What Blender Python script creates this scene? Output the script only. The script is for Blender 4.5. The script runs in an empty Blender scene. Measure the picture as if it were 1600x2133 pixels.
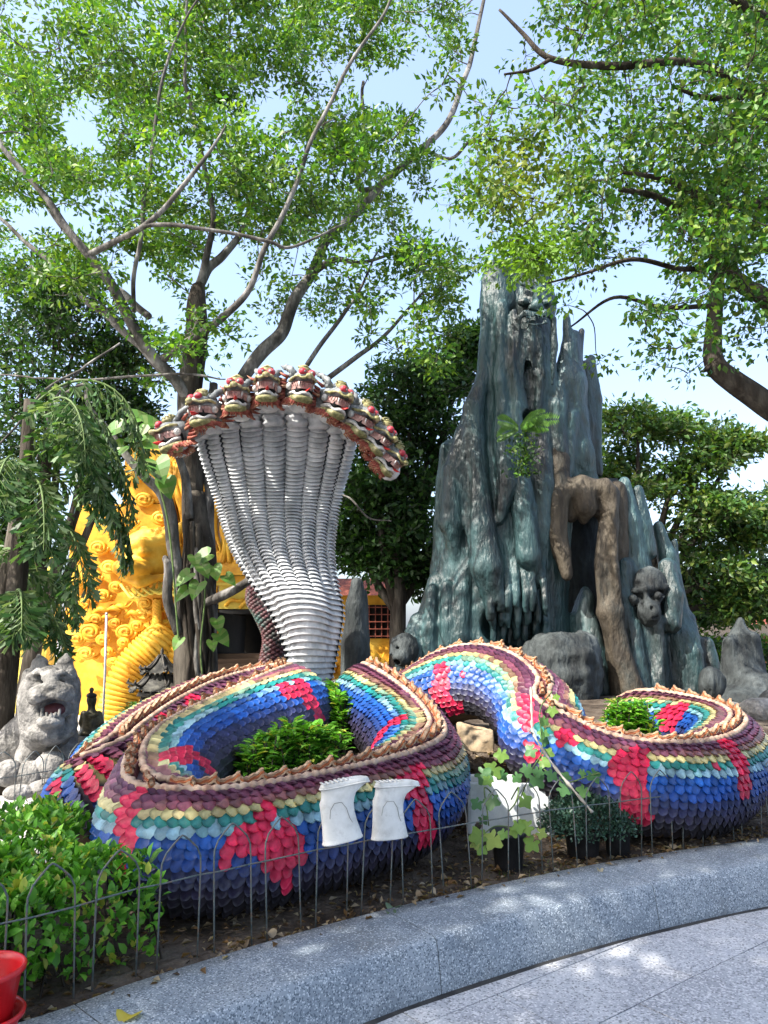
import bpy, math, random
import numpy as np
from mathutils import Vector, Matrix
PI = math.pi
random.seed(7); rng = np.random.default_rng(7)
SC = bpy.context.scene
COL = SC.collection
# ------------------------------------------------------------------ camera, sky, sun, exposure
CAM_Z = 1.6; FPX = 1550.0; CX = 800.0; CY = 1066.5; TH = math.atan(263.5 / FPX)
cam_d = bpy.data.cameras.new('camera'); cam = bpy.data.objects.new('camera', cam_d); COL.objects.link(cam)
cam_d.sensor_fit = 'VERTICAL'; cam_d.sensor_height = 24.0; cam_d.sensor_width = 18.0
cam_d.lens = FPX / 2133.0 * 24.0; cam_d.clip_end = 1500; cam_d.clip_start = 0.05
cam.location = (0, 0, CAM_Z); cam.rotation_euler = (PI / 2 + TH, 0, 0)
SC.camera = cam
SUN = Vector((-0.55, -0.42, 0.78)).normalized()
world = bpy.data.worlds.new('World'); SC.world = world; world.use_nodes = True
wn = world.node_tree.nodes; wl = world.node_tree.links
sky = wn.new('ShaderNodeTexSky'); sky.sky_type = 'NISHITA'; sky.sun_disc = False
sky.sun_elevation = math.asin(SUN.z); sky.sun_rotation = math.atan2(SUN.x, SUN.y)
sky.air_density = 1.0; sky.dust_density = 4.0; sky.ozone_density = 1.2
hz_ = wn.new('ShaderNodeMix'); hz_.data_type = 'RGBA'; hz_.blend_type = 'ADD'; hz_.inputs['Factor'].default_value = 1.0; hz_.inputs['B'].default_value = (.50, .62, .86, 1)   # even pale constant added to whiten the sky and fill the shade
wl.new(sky.outputs[0], hz_.inputs['A']); wl.new(hz_.outputs['Result'], wn['Background'].inputs[0]); wn['Background'].inputs[1].default_value = 0.15
sun_d = bpy.data.lights.new('sun', 'SUN'); sun_o = bpy.data.objects.new('sun', sun_d); COL.objects.link(sun_o)
sun_d.energy = 4.2; sun_d.angle = math.radians(0.5); sun_d.color = (1.0, 0.95, 0.86)
sun_o.rotation_euler = SUN.to_track_quat('Z', 'Y').to_euler(); sun_o.location = (0, 0, 30)
SC.view_settings.view_transform = 'Standard'; SC.view_settings.look = 'None'
SC.view_settings.gamma = 1.0; SC.view_settings.use_curve_mapping = False
SC.view_settings.exposure = 1.45
# ------------------------------------------------------------------ helpers
def W(u, v, Y):
    """world point seen at photograph pixel (u, v) when it stands Y metres in front of the camera"""
    dx = (u - CX) / FPX; dz = -(v - CY) / FPX
    dy = math.cos(TH) - dz * math.sin(TH); z = math.sin(TH) + dz * math.cos(TH)
    t = Y / dy
    return Vector((dx * t, Y, CAM_Z + z * t))
def onz(u, v, z):
    """world point seen at pixel (u, v) on the level z"""
    a = W(u, v, 1.0); k = (z - CAM_Z) / (a.z - CAM_Z); return Vector((a.x * k, k, z))
def pix(P):
    P = np.asarray(P, float).reshape(-1, 3); y = P[:, 1]; z = P[:, 2] - CAM_Z
    f = y * math.cos(TH) + z * math.sin(TH); up = -y * math.sin(TH) + z * math.cos(TH)
    f = np.maximum(f, 1e-3)
    return CX + FPX * P[:, 0] / f, CY - FPX * up / f, f
def ss(a, b, x):
    t = np.clip((x - a) / (b - a), 0, 1); return t * t * (3 - 2 * t)
def vnoise(P, seed=0):
    P = np.asarray(P, float); i = np.floor(P).astype(np.int64); f = P - i; f = f * f * (3 - 2 * f)
    def h(a, b, c):
        n = (a * 374761393 + b * 668265263 + c * 2147483647 + seed * 974711) & 0xffffffff
        n = ((n ^ (n >> 13)) * 1274126177) & 0xffffffff
        return ((n ^ (n >> 16)) & 0xffff) / 65535.0 * 2 - 1
    r = 0
    for dx in (0, 1):
        for dy in (0, 1):
            for dz in (0, 1):
                w = (f[:, 0] if dx else 1 - f[:, 0]) * (f[:, 1] if dy else 1 - f[:, 1]) * (f[:, 2] if dz else 1 - f[:, 2])
                r = r + w * h(i[:, 0] + dx, i[:, 1] + dy, i[:, 2] + dz)
    return r
def crom(pts, n=10):
    """Catmull-Rom through rows of numbers, n samples a span"""
    P = np.array([list(p) for p in pts], float)
    P = np.vstack([2 * P[0] - P[1], P, 2 * P[-1] - P[-2]]); out = []
    for i in range(1, len(P) - 2):
        for k in range(n):
            t = k / n
            out.append(0.5 * ((2 * P[i]) + (-P[i-1] + P[i+1]) * t + (2*P[i-1] - 5*P[i] + 4*P[i+1] - P[i+2]) * t*t + (-P[i-1] + 3*P[i] - 3*P[i+1] + P[i+2]) * t**3))
    out.append(P[-2]); return np.array(out)
class MB:
    def __init__(s): s.v = []; s.f = []; s.m = []; s.c = []; s.col = (1, 1, 1); s.mi = 0
    def add(s, vs, fs):
        o = len(s.v); s.v.extend([tuple(p) for p in vs]); s.c.extend([s.col] * len(vs))
        for f in fs: s.f.append(tuple(i + o for i in f)); s.m.append(s.mi)
    def tube(s, pts, rad, n=6, cap=True, sq=1.0):
        pts = [Vector(p) for p in pts]; k = len(pts)
        if not hasattr(rad, '__len__'): rad = [rad] * k
        vs = []; fs = []; up = None
        for i, p in enumerate(pts):
            t = (pts[min(i+1, k-1)] - pts[max(i-1, 0)])
            t = t.normalized() if t.length > 1e-9 else Vector((0, 0, 1))
            if up is None: up = t.orthogonal().normalized()
            up = up - t * up.dot(t)
            up = up.normalized() if up.length > 1e-6 else t.orthogonal().normalized()
            b = t.cross(up)
            for j in range(n):
                a = 2 * PI * j / n
                vs.append(p + (up * math.cos(a) + b * math.sin(a) * sq) * rad[i])
        for i in range(k - 1):
            for j in range(n):
                j2 = (j + 1) % n; fs.append((i*n + j, i*n + j2, (i+1)*n + j2, (i+1)*n + j))
        if cap: fs.append(tuple(range(n))[::-1]); fs.append(tuple((k-1)*n + j for j in range(n)))
        s.add(vs, fs); return s
    def box(s, c, d, rot=None, taper=1.0):
        vs = []
        for z in (-1, 1):
            q = taper if z > 0 else 1.0
            for x, y in ((-1, -1), (1, -1), (1, 1), (-1, 1)): vs.append(Vector((x*d[0]/2*q, y*d[1]/2*q, z*d[2]/2)))
        if rot: vs = [rot @ v for v in vs]
        s.add([Vector(c) + v for v in vs], [(3,2,1,0),(4,5,6,7),(0,1,5,4),(1,2,6,5),(2,3,7,6),(3,0,4,7)]); return s
    def ell(s, c, r, n=10, m=7, rot=None):
        vs = []; fs = []
        for i in range(m + 1):
            th = PI * i / m
            for j in range(n):
                a = 2 * PI * j / n
                p = Vector((r[0]*math.sin(th)*math.cos(a), r[1]*math.sin(th)*math.sin(a), r[2]*math.cos(th)))
                if rot: p = rot @ p
                vs.append(Vector(c) + p)
        for i in range(m):
            for j in range(n):
                j2 = (j + 1) % n
                if i == 0: fs.append((j, (i+1)*n + j, (i+1)*n + j2))
                elif i == m - 1: fs.append((i*n + j, (i+1)*n + j, i*n + j2))
                else: fs.append((i*n + j, (i+1)*n + j, (i+1)*n + j2, i*n + j2))
        s.add(vs, fs); return s
    def lathe(s, c, prof, n=20, seg=None):
        vs = []; fs = []
        for r, z in prof:
            for j in range(n):
                a = 2 * PI * j / n; vs.append((c[0] + r*math.cos(a), c[1] + r*math.sin(a), c[2] + z))
        for i in range(len(prof) - 1):
            for j in range(n):
                j2 = (j+1) % n; fs.append((i*n+j, i*n+j2, (i+1)*n+j2, (i+1)*n+j))
        s.add(vs, fs); return s
    def cone(s, a, b, r, n=6): return s.tube([a, (Vector(a) * .5 + Vector(b) * .5), b], [r, r*.6, r*.04], n)
    def grid(s, P):
        """P[i][j] points -> quads"""
        R = len(P); C = len(P[0]); s.add([p for row in P for p in row], [(i*C+j, i*C+j+1, (i+1)*C+j+1, (i+1)*C+j) for i in range(R-1) for j in range(C-1)]); return s
    def build(s, name, mat, parent=None, smooth=True, col=False, loc=None):
        me = bpy.data.meshes.new(name); me.from_pydata([tuple(p) for p in s.v], [], s.f)
        mats = mat if isinstance(mat, (list, tuple)) else [mat]
        for m in mats: me.materials.append(m)
        if len(mats) > 1: me.polygons.foreach_set('material_index', s.m)
        if smooth: me.polygons.foreach_set('use_smooth', [True] * len(me.polygons))
        if col:
            a = me.color_attributes.new('Col', 'FLOAT_COLOR', 'POINT')
            a.data.foreach_set('color', np.hstack([np.array(s.c, float), np.ones((len(s.c), 1))]).ravel())
        me.update(); return link(name, me, parent, loc)
def link(name, me, parent=None, loc=None):
    o = bpy.data.objects.new(name, me); COL.objects.link(o)
    if loc is not None: o.location = loc
    if parent is not None: adopt(o, parent)
    return o
WORLD_OF = {}
def wpos(o):
    p = Vector((0, 0, 0))
    while o is not None: p += o.location; o = o.parent
    return p
def adopt(o, parent):
    """parent keeps the world place of o (empties are only translated)"""
    o.parent = parent; o.matrix_parent_inverse = Matrix.Identity(4)
    if parent.type == 'EMPTY': o.location = o.location - Vector(parent.location)
def tag(o, label=None, cat=None, group=None, kind=None):
    if label: o['label'] = label
    if cat: o['category'] = cat
    if group: o['group'] = group
    if kind: o['kind'] = kind
    return o
def thing(name, loc, label, cat, group=None):
    o = bpy.data.objects.new(name, None); COL.objects.link(o); o.location = loc; o.empty_display_size = .1
    return tag(o, label, cat, group)
def npmesh(name, V, F, mats, parent=None, smooth=False, cols=None, mi=None):
    V = np.asarray(V, np.float32); F = np.asarray(F, np.int32); k = F.shape[1]
    me = bpy.data.meshes.new(name)
    me.vertices.add(len(V)); me.vertices.foreach_set('co', V.ravel())
    me.loops.add(F.size); me.loops.foreach_set('vertex_index', F.ravel())
    me.polygons.add(len(F)); me.polygons.foreach_set('loop_start', np.arange(0, F.size, k, dtype=np.int32))
    try: me.polygons.foreach_set('loop_total', np.full(len(F), k, np.int32))
    except Exception: pass
    for m in (mats if isinstance(mats, (list, tuple)) else [mats]): me.materials.append(m)
    if mi is not None: me.polygons.foreach_set('material_index', np.asarray(mi, np.int32))
    if smooth: me.polygons.foreach_set('use_smooth', np.ones(len(F), bool))
    if cols is not None:
        a = me.color_attributes.new('Col', 'FLOAT_COLOR', 'POINT')
        a.data.foreach_set('color', np.hstack([np.asarray(cols, np.float32), np.ones((len(V), 1), np.float32)]).ravel())
    me.update(calc_edges=True); me.validate()
    return link(name, me, parent)
# ------------------------------------------------------------------ materials
def nd(nt, t, **kw):
    n = nt.nodes.new(t)
    for k, v in kw.items(): setattr(n, k, v)
    return n
def mat(name, cols, scale=6, detail=6, rough=.7, bump=.3, bscale=40, bdist=.01, stretch=(1, 1, 1), stops=None, spec=.3, metal=0, attr=False, speck=None, objrand=0, coat=0, dust=None, pos=False):
    m = bpy.data.materials.new(name); m.use_nodes = True; nt = m.node_tree; L = nt.links
    p = nt.nodes['Principled BSDF']; p.inputs['Roughness'].default_value = rough
    p.inputs['Specular IOR Level'].default_value = spec; p.inputs['Metallic'].default_value = metal
    p.inputs['Coat Weight'].default_value = coat; p.inputs['Coat Roughness'].default_value = .25
    tc = nd(nt, 'ShaderNodeTexCoord'); mp = nd(nt, 'ShaderNodeMapping'); mp.inputs['Scale'].default_value = stretch
    if pos: geo = nd(nt, 'ShaderNodeNewGeometry'); L.new(geo.outputs['Position'], mp.inputs['Vector'])
    else: L.new(tc.outputs['Object'], mp.inputs['Vector'])
    nz = nd(nt, 'ShaderNodeTexNoise'); nz.inputs['Scale'].default_value = scale; nz.inputs['Detail'].default_value = detail; nz.inputs['Roughness'].default_value = .65
    L.new(mp.outputs[0], nz.inputs['Vector'])
    if attr:
        at = nd(nt, 'ShaderNodeAttribute', attribute_name='Col'); lo, hi = cols
        rp = nd(nt, 'ShaderNodeMapRange'); rp.inputs['From Min'].default_value = .3; rp.inputs['From Max'].default_value = .7
        rp.inputs['To Min'].default_value = lo; rp.inputs['To Max'].default_value = hi; L.new(nz.outputs['Fac'], rp.inputs['Value'])
        vm = nd(nt, 'ShaderNodeVectorMath', operation='SCALE'); L.new(at.outputs['Color'], vm.inputs[0]); L.new(rp.outputs[0], vm.inputs['Scale'])
        out = vm.outputs[0]
    else:
        cr = nd(nt, 'ShaderNodeValToRGB'); L.new(nz.outputs['Fac'], cr.inputs['Fac'])
        k = len(cols); st = stops or [.34 + .32 * i / max(k - 1, 1) for i in range(k)]
        while len(cr.color_ramp.elements) < k: cr.color_ramp.elements.new(.5)
        for e, c, s in zip(cr.color_ramp.elements, cols, st): e.position = s; e.color = (*c, 1)
        out = cr.outputs['Color']
    if dust:
        dc_, lo, hi, amt, dsc = dust
        n3 = nd(nt, 'ShaderNodeTexNoise'); n3.inputs['Scale'].default_value = dsc; n3.inputs['Detail'].default_value = 9; n3.inputs['Roughness'].default_value = .75; L.new(mp.outputs[0], n3.inputs['Vector'])
        mr3 = nd(nt, 'ShaderNodeMapRange'); mr3.inputs['From Min'].default_value = lo; mr3.inputs['From Max'].default_value = hi; mr3.inputs['To Max'].default_value = amt; L.new(n3.outputs['Fac'], mr3.inputs['Value'])
        m3 = nd(nt, 'ShaderNodeMix', data_type='RGBA'); L.new(mr3.outputs[0], m3.inputs['Factor']); L.new(out, m3.inputs['A']); m3.inputs['B'].default_value = (*dc_, 1); out = m3.outputs['Result']
    if objrand:
        oi = nd(nt, 'ShaderNodeObjectInfo'); mr = nd(nt, 'ShaderNodeMapRange')
        mr.inputs['To Min'].default_value = 1 - objrand; mr.inputs['To Max'].default_value = 1 + objrand
        L.new(oi.outputs['Random'], mr.inputs['Value'])
        vm2 = nd(nt, 'ShaderNodeVectorMath', operation='SCALE'); L.new(out, vm2.inputs[0]); L.new(mr.outputs[0], vm2.inputs['Scale']); out = vm2.outputs[0]
    if speck:
        sc_, dark, light, lo, hi = speck
        vo = nd(nt, 'ShaderNodeTexVoronoi'); vo.inputs['Scale'].default_value = sc_; L.new(tc.outputs['Object'], vo.inputs['Vector'])
        sx = nd(nt, 'ShaderNodeSeparateColor'); L.new(vo.outputs['Color'], sx.inputs[0])
        g1 = nd(nt, 'ShaderNodeMath', operation='LESS_THAN'); g1.inputs[1].default_value = lo; L.new(sx.outputs[0], g1.inputs[0])
        m1 = nd(nt, 'ShaderNodeMix', data_type='RGBA'); L.new(g1.outputs[0], m1.inputs['Factor']); L.new(out, m1.inputs['A']); m1.inputs['B'].default_value = (*dark, 1)
        g2 = nd(nt, 'ShaderNodeMath', operation='GREATER_THAN'); g2.inputs[1].default_value = hi; L.new(sx.outputs[0], g2.inputs[0])
        m2 = nd(nt, 'ShaderNodeMix', data_type='RGBA'); L.new(g2.outputs[0], m2.inputs['Factor']); L.new(m1.outputs['Result'], m2.inputs['A']); m2.inputs['B'].default_value = (*light, 1)
        out = m2.outputs['Result']
    L.new(out, p.inputs['Base Color'])
    if bump:
        n2 = nd(nt, 'ShaderNodeTexNoise'); n2.inputs['Scale'].default_value = bscale; n2.inputs['Detail'].default_value = 5; L.new(mp.outputs[0], n2.inputs['Vector'])
        b = nd(nt, 'ShaderNodeBump'); b.inputs['Strength'].default_value = bump; b.inputs['Distance'].default_value = bdist
        L.new(n2.outputs['Fac'], b.inputs['Height']); L.new(b.outputs[0], p.inputs['Normal'])
    return m
def leafmat(name, rough=.45, trans=.35, spec=.4):
    m = bpy.data.materials.new(name); m.use_nodes = True; nt = m.node_tree; L = nt.links
    p = nt.nodes['Principled BSDF']; p.inputs['Roughness'].default_value = rough; p.inputs['Specular IOR Level'].default_value = spec
    at = nd(nt, 'ShaderNodeAttribute', attribute_name='Col'); L.new(at.outputs['Color'], p.inputs['Base Color'])
    tr = nd(nt, 'ShaderNodeBsdfTranslucent'); vm = nd(nt, 'ShaderNodeVectorMath', operation='MULTIPLY'); vm.inputs[1].default_value = (1.5, 1.5, .6)
    L.new(at.outputs['Color'], vm.inputs[0]); L.new(vm.outputs[0], tr.inputs['Color'])
    mx = nd(nt, 'ShaderNodeMixShader'); mx.inputs[0].default_value = trans
    L.new(p.outputs[0], mx.inputs[1]); L.new(tr.outputs[0], mx.inputs[2]); L.new(mx.outputs[0], nt.nodes['Material Output'].inputs[0])
    return m
M = {}
M['leaf'] = leafmat('leaf_green'); M['leaf_gloss'] = leafmat('leaf_glossy', .42, .28, .3)
M['bark'] = mat('bark_grey', [(.03, .027, .024), (.10, .093, .085), (.27, .26, .245)], 5, 8, .9, .8, 25, .02, (1, 1, .35), spec=.1)
M['bark_dark'] = mat('bark_dark', [(.018, .014, .011), (.05, .042, .034), (.10, .088, .072)], 6, 8, .9, .9, 22, .03, (1, 1, .22), spec=.1)
M['twig_pale'] = mat('twig_pale', [(.2, .18, .15), (.42, .39, .34)], 9, 4, .9, .3, spec=.1)
M['soil'] = mat('soil', [(.035, .027, .021), (.082, .064, .05), (.15, .125, .10)], 3.5, 10, .95, .9, 30, .03, spec=.1)
M['path'] = mat('concrete_path', [(.30, .285, .265), (.42, .405, .38), (.5, .48, .455)], 1.2, 9, .9, .35, 60, .006, spec=.15)
M['kerb'] = mat('terrazzo_kerb', [(.17, .205, .245), (.225, .262, .30), (.28, .315, .35)], 2.2, 10, .62, .35, 160, .002, speck=(170, (.10, .125, .155), (.46, .50, .54), .2, .88), dust=((.09, .085, .075), .52, .74, .6, 2.6))
M['pave'] = mat('granite_paving', [(.30, .31, .34), (.385, .395, .425), (.47, .48, .50)], 2.2, 9, .6, .3, 120, .002, speck=(120, (.20, .205, .22), (.58, .58, .60), .14, .8), objrand=.07, dust=((.16, .155, .15), .52, .76, .5, 1.8))
M['joint'] = mat('joint_dark', [(.03, .03, .032), (.06, .06, .06)], 10, 4, .95, .3)
M['wire'] = mat('fence_wire', [(.06, .085, .085), (.12, .145, .145), (.17, .12, .09)], 30, 4, .55, .4, 120, .001, metal=.3)
M['skin'] = mat('serpent_skin', (.7, 1.2), 12, 5, .6, .4, 60, .004, attr=True)
M['scale_mass'] = mat('serpent_scale', (.55, 1.35), 14, 8, .45, .5, 60, .004, attr=True, spec=.45, pos=True, dust=((.14, .13, .115), .54, .80, .28, 26))
M['cord'] = mat('serpent_cord', [(.19, .11, .08), (.34, .235, .17), (.46, .35, .27)], 14, 5, .6, .3)
M['cream'] = mat('fin_cream', [(.17, .085, .045), (.33, .21, .125), (.48, .37, .26)], 12, 5, .6, .3, objrand=.15)
M['orange'] = mat('fin_orange', [(.16, .04, .02), (.34, .10, .035), (.46, .19, .07)], 12, 5, .6, .3, objrand=.2)
M['maroon_trim'] = mat('fin_maroon', [(.07, .02, .02), (.14, .045, .05)], 12, 5, .6, .3)
M['belly'] = mat('belly_brown', [(.08, .055, .035), (.17, .125, .085), (.25, .2, .14)], 8, 6, .75, .4)
M['plate'] = mat('hood_plate', [(.28, .30, .315), (.49, .505, .52), (.66, .665, .67)], 5, 9, .6, .4, 60, .004, stretch=(1, 1, .4), objrand=.07, spec=.25, dust=((.10, .105, .10), .52, .78, .6, 4))
M['plate_dark'] = mat('hood_groove', [(.02, .025, .03), (.06, .07, .08)], 9, 5, .8, .4)
M['rock'] = mat('painted_rock', [(.005, .008, .009), (.011, .026, .028), (.021, .053, .057), (.05, .10, .104), (.20, .255, .255)], 2.4, 12, .45, 1.0, 18, .04, (1, 1, .3), [.32, .42, .53, .62, .73], spec=.5, dust=((.030, .030, .028), .52, .66, .55, 1.5))
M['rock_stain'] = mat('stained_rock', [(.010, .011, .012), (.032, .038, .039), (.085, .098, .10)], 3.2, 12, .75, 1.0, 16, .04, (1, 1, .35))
M['rock_brown'] = mat('brown_rock', [(.016, .013, .010), (.05, .040, .028), (.10, .084, .062)], 3.2, 11, .7, 1.0, 18, .04, (1, 1, .4), dust=((.02, .03, .03), .5, .66, .7, 2.0))
M['stone'] = mat('grey_stone', [(.07, .067, .064), (.19, .183, .172), (.33, .315, .295)], 4.5, 12, .85, 1.0, 26, .03, dust=((.045, .045, .04), .50, .66, .75, 7))
M['stone_dark'] = mat('dark_stone', [(.03, .034, .036), (.085, .088, .09), (.19, .185, .18)], 2.6, 10, .8, .7, 20, .02, (1, 1, .5))
M['stone_pale'] = mat('pale_stone', [(.09, .085, .08), (.22, .21, .195), (.36, .345, .325)], 5, 12, .9, 1.0, 24, .03, dust=((.06, .06, .055), .52, .7, .7, 9))
M['gold'] = mat('golden_plaster', [(.47, .20, .012), (.66, .345, .026), (.76, .48, .07)], 1.6, 8, .6, .4, 26, .01, spec=.3)
M['gold_pale'] = mat('pale_yellow_plaster', [(.55, .42, .06), (.72, .58, .12)], 2, 7, .7, .3)
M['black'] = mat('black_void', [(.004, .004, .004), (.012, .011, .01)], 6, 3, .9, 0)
M['iron'] = mat('black_iron', [(.010, .010, .010), (.03, .028, .025), (.07, .06, .045)], 14, 6, .5, .4, metal=.3)
M['tile_grey'] = mat('grey_roof_tile', [(.010, .010, .009), (.035, .034, .030), (.10, .096, .08)], 10, 6, .7, .4)
M['bronze'] = mat('dark_bronze', [(.025, .022, .014), (.075, .066, .04), (.16, .14, .09)], 8, 6, .45, .4, metal=.4)
M['red_plastic'] = mat('red_plastic', [(.50, .008, .012), (.60, .015, .02)], 5, 3, .32, .05, spec=.5)
M['black_plastic'] = mat('black_plastic', [(.010, .011, .013), (.03, .031, .034)], 8, 5, .55, .2)
M['foam'] = mat('white_foam', [(.46, .49, .51), (.62, .65, .67), (.72, .75, .76)], 5, 8, .75, .35, 110, .003)
M['boot'] = mat('white_rubber', [(.50, .495, .46), (.66, .655, .62), (.75, .745, .71)], 6, 6, .45, .25, 30, .004, spec=.4, dust=((.30, .28, .24), .52, .74, .55, 14))
M['boot_in'] = mat('boot_lining', [(.2, .2, .18), (.35, .34, .3)], 20, 4, .9, .2)
M['wood'] = mat('brown_planks', [(.06, .035, .02), (.13, .08, .05)], 4, 6, .7, .3, stretch=(.3, 1, 4))
M['redtile'] = mat('red_tile', [(.12, .03, .02), (.26, .075, .045)], 9, 6, .7, .4)
M['wallcream'] = mat('cream_wall', [(.35, .32, .27), (.5, .47, .41)], 2, 6, .8, .2)
M['eye'] = mat('eye_red', [(.20, .012, .022), (.34, .025, .045), (.42, .12, .12)], 14, 6, .5, .2, spec=.3)
M['h_green'] = mat('head_green', [(.05, .085, .03), (.16, .2, .06), (.3, .32, .12)], 14, 6, .6, .4)
M['h_yellow'] = mat('head_yellow', [(.07, .08, .035), (.22, .205, .085), (.42, .37, .23)], 14, 6, .6, .4)
M['h_grey'] = mat('head_grey', [(.06, .07, .08), (.16, .175, .18), (.3, .31, .31)], 14, 6, .6, .4)
M['h_pink'] = mat('head_pink', [(.20, .10, .09), (.36, .21, .19), (.5, .36, .32)], 14, 6, .6, .4)
M['h_white'] = mat('head_white', [(.22, .22, .21), (.46, .45, .43), (.58, .56, .53)], 14, 6, .55, .3)
M['h_flame'] = mat('head_flame', [(.10, .018, .014), (.21, .05, .033), (.40, .26, .15)], 7, 5, .6, .3)
M['h_red'] = mat('tongue_red', [(.45, .02, .02), (.55, .05, .04)], 9, 4, .4, .1)
M['pale_metal'] = mat('pole_metal', [(.35, .35, .36), (.5, .5, .5)], 8, 4, .5, .1, metal=.4)
# ------------------------------------------------------------------ the setting: kerb line, ground, paving
PAVE_Z = -0.03; BED_Z = 0.20
kpx = [tuple(onz(u, v, BED_Z)[:2]) for u, v in ((40, 2130), (330, 2030), (800, 1895), (1240, 1800), (1600, 1745))]
KB = crom([(-9.5, -5.6), (-6.4, -2.0), (-4.1, .55), (-2.6, 2.0)] + kpx + [(kpx[-1][0] + 1.9, kpx[-1][1] + .72), (kpx[-1][0] + 4.6, kpx[-1][1] + 1.4), (11, 7.9), (17, 8.1), (30, 7.6)], 24)
KT = np.gradient(KB, axis=0); KT /= np.linalg.norm(KT, axis=1)[:, None]
KN = np.stack([KT[:, 1], -KT[:, 0]], 1)          # towards the visitor
KS = np.concatenate([[0], np.cumsum(np.linalg.norm(np.diff(KB, axis=0), axis=1))])
def kerb_at(s, off=0.0):
    x = np.interp(s, KS, KB[:, 0]); y = np.interp(s, KS, KB[:, 1]); nx = np.interp(s, KS, KN[:, 0]); ny = np.interp(s, KS, KN[:, 1])
    l = math.hypot(nx, ny); return Vector((x + nx / l * off, y + ny / l * off, 0))
S0 = KS[np.argmin(np.hypot(KB[:, 0], KB[:, 1] - kpx[2][1]))]       # arc length where the kerb passes in front of the lens
def kerb_dist(x, y):
    P = np.stack([x, y], 1); out = np.empty(len(P))
    for a in range(0, len(P), 4000):
        q = P[a:a+4000]; d = q[:, None, :] - KB[None]; i = np.argmin((d**2).sum(2), 1)
        out[a:a+4000] = -(d[np.arange(len(q)), i] * KN[i]).sum(1)      # positive on the bed side
    return out
def ground_z(x, y):
    x = np.asarray(x, float); y = np.asarray(y, float)
    loop = .42 * ss(4.8, 5.6, y - .25 * np.abs(x + .5)) * ss(-2.0, -1.2, x)
    back = .16 * ss(6.0, 7.2, y) * ss(-3.0, -1.6, x - .12 * (y - 6)) + .10 * ss(7.0, 9.5, y) * ss(-3.6, -1.6, x)
    cut = ss(.1, .45, x) * (1 - ss(5.9, 6.6, y - .18 * x))
    return BED_Z - .03 + loop * (1 - cut) + back
xs = np.unique(np.concatenate([np.linspace(-220, -16, 12), np.linspace(-16, -5, 34), np.linspace(-5, 5, 101), np.linspace(5, 16, 34), np.linspace(16, 220, 12)]))
ys = np.unique(np.concatenate([np.linspace(-160, -8, 10), np.linspace(-8, 2.5, 46), np.linspace(2.5, 12, 100), np.linspace(12, 30, 30), np.linspace(30, 420, 14)]))
GX, GY = np.meshgrid(xs, ys); gx = GX.ravel(); gy = GY.ravel()
gd = kerb_dist(gx, gy); gz = ground_z(gx, gy)
gz = gz + (vnoise(np.stack([gx * 3, gy * 3, gx * 0], 1)) * .022 + vnoise(np.stack([gx * 9, gy * 9, gx * 0], 1), 3) * .01) * (np.abs(gx) < 6) * (gd > .05)
gz = np.where(gd < -.16, -.5, np.where(gd < .03, np.minimum(gz, BED_Z - .05), gz))
nx_, ny_ = len(xs), len(ys)
I = np.arange(nx_ * ny_).reshape(ny_, nx_)
GF = np.stack([I[:-1, :-1], I[:-1, 1:], I[1:, 1:], I[1:, :-1]], -1).reshape(-1, 4)
cxm = gx[GF].mean(1); cym = gy[GF].mean(1)
onpath = ((cxm < -2.05 - .05 * (cym - 5)) & (cym > 4.0)) | (cym > 13.5) | (np.abs(cxm) > 9)
tag(npmesh('ground', np.stack([gx, gy, gz], 1), GF, [M['soil'], M['path']], smooth=True, mi=onpath.astype(int)), kind='structure')
# paving: bed of joints, then every slab that can be told apart
pv = MB(); pv.box((0, 0, PAVE_Z - .012 - .1), (400, 400, .2)); pvo = tag(pv.build('pavement', M['joint'], smooth=False), kind='structure')
# (the pavement sheet runs under kerb and bed; the bed hides it)
gu = kerb_at(S0 + .6) - kerb_at(S0 - .4); gang = math.atan2(gu.y, gu.x) + .05
ca, sa = math.cos(gang), math.sin(gang)
def slab_xy(a, b): return (a * ca - b * sa, a * sa + b * ca)
cells = []
SL, SW = .90, .45
for i in range(-5, 9):
    for j in range(-2, 12):
        off = (.45 if j % 2 else 0); a0 = i * SL + off; b0 = 3.6 - j * SW
        c = slab_xy(a0 + SL / 2, b0 - SW / 2)
        cells.append((a0, b0, c))
def clip_poly(poly):
    """keep the part of a slab that lies in front of the kerb foot"""
    pts = []
    for k in range(len(poly)):
        p, q = poly[k], poly[(k + 1) % len(poly)]
        for t in np.linspace(0, 1, 7)[:-1]: pts.append((p[0] + (q[0] - p[0]) * t, p[1] + (q[1] - p[1]) * t))
    P = np.array(pts); d = -kerb_dist(P[:, 0], P[:, 1]) - .515
    if (d < 0).all(): return None
    out = []
    for k in range(len(pts)):
        k2 = (k + 1) % len(pts)
        if d[k] >= 0: out.append(pts[k])
        if (d[k] >= 0) != (d[k2] >= 0):
            t = d[k] / (d[k] - d[k2]); out.append((pts[k][0] + (pts[k2][0] - pts[k][0]) * t, pts[k][1] + (pts[k2][1] - pts[k][1]) * t))
    return out if len(out) > 2 else None
nsl = 0
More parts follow.
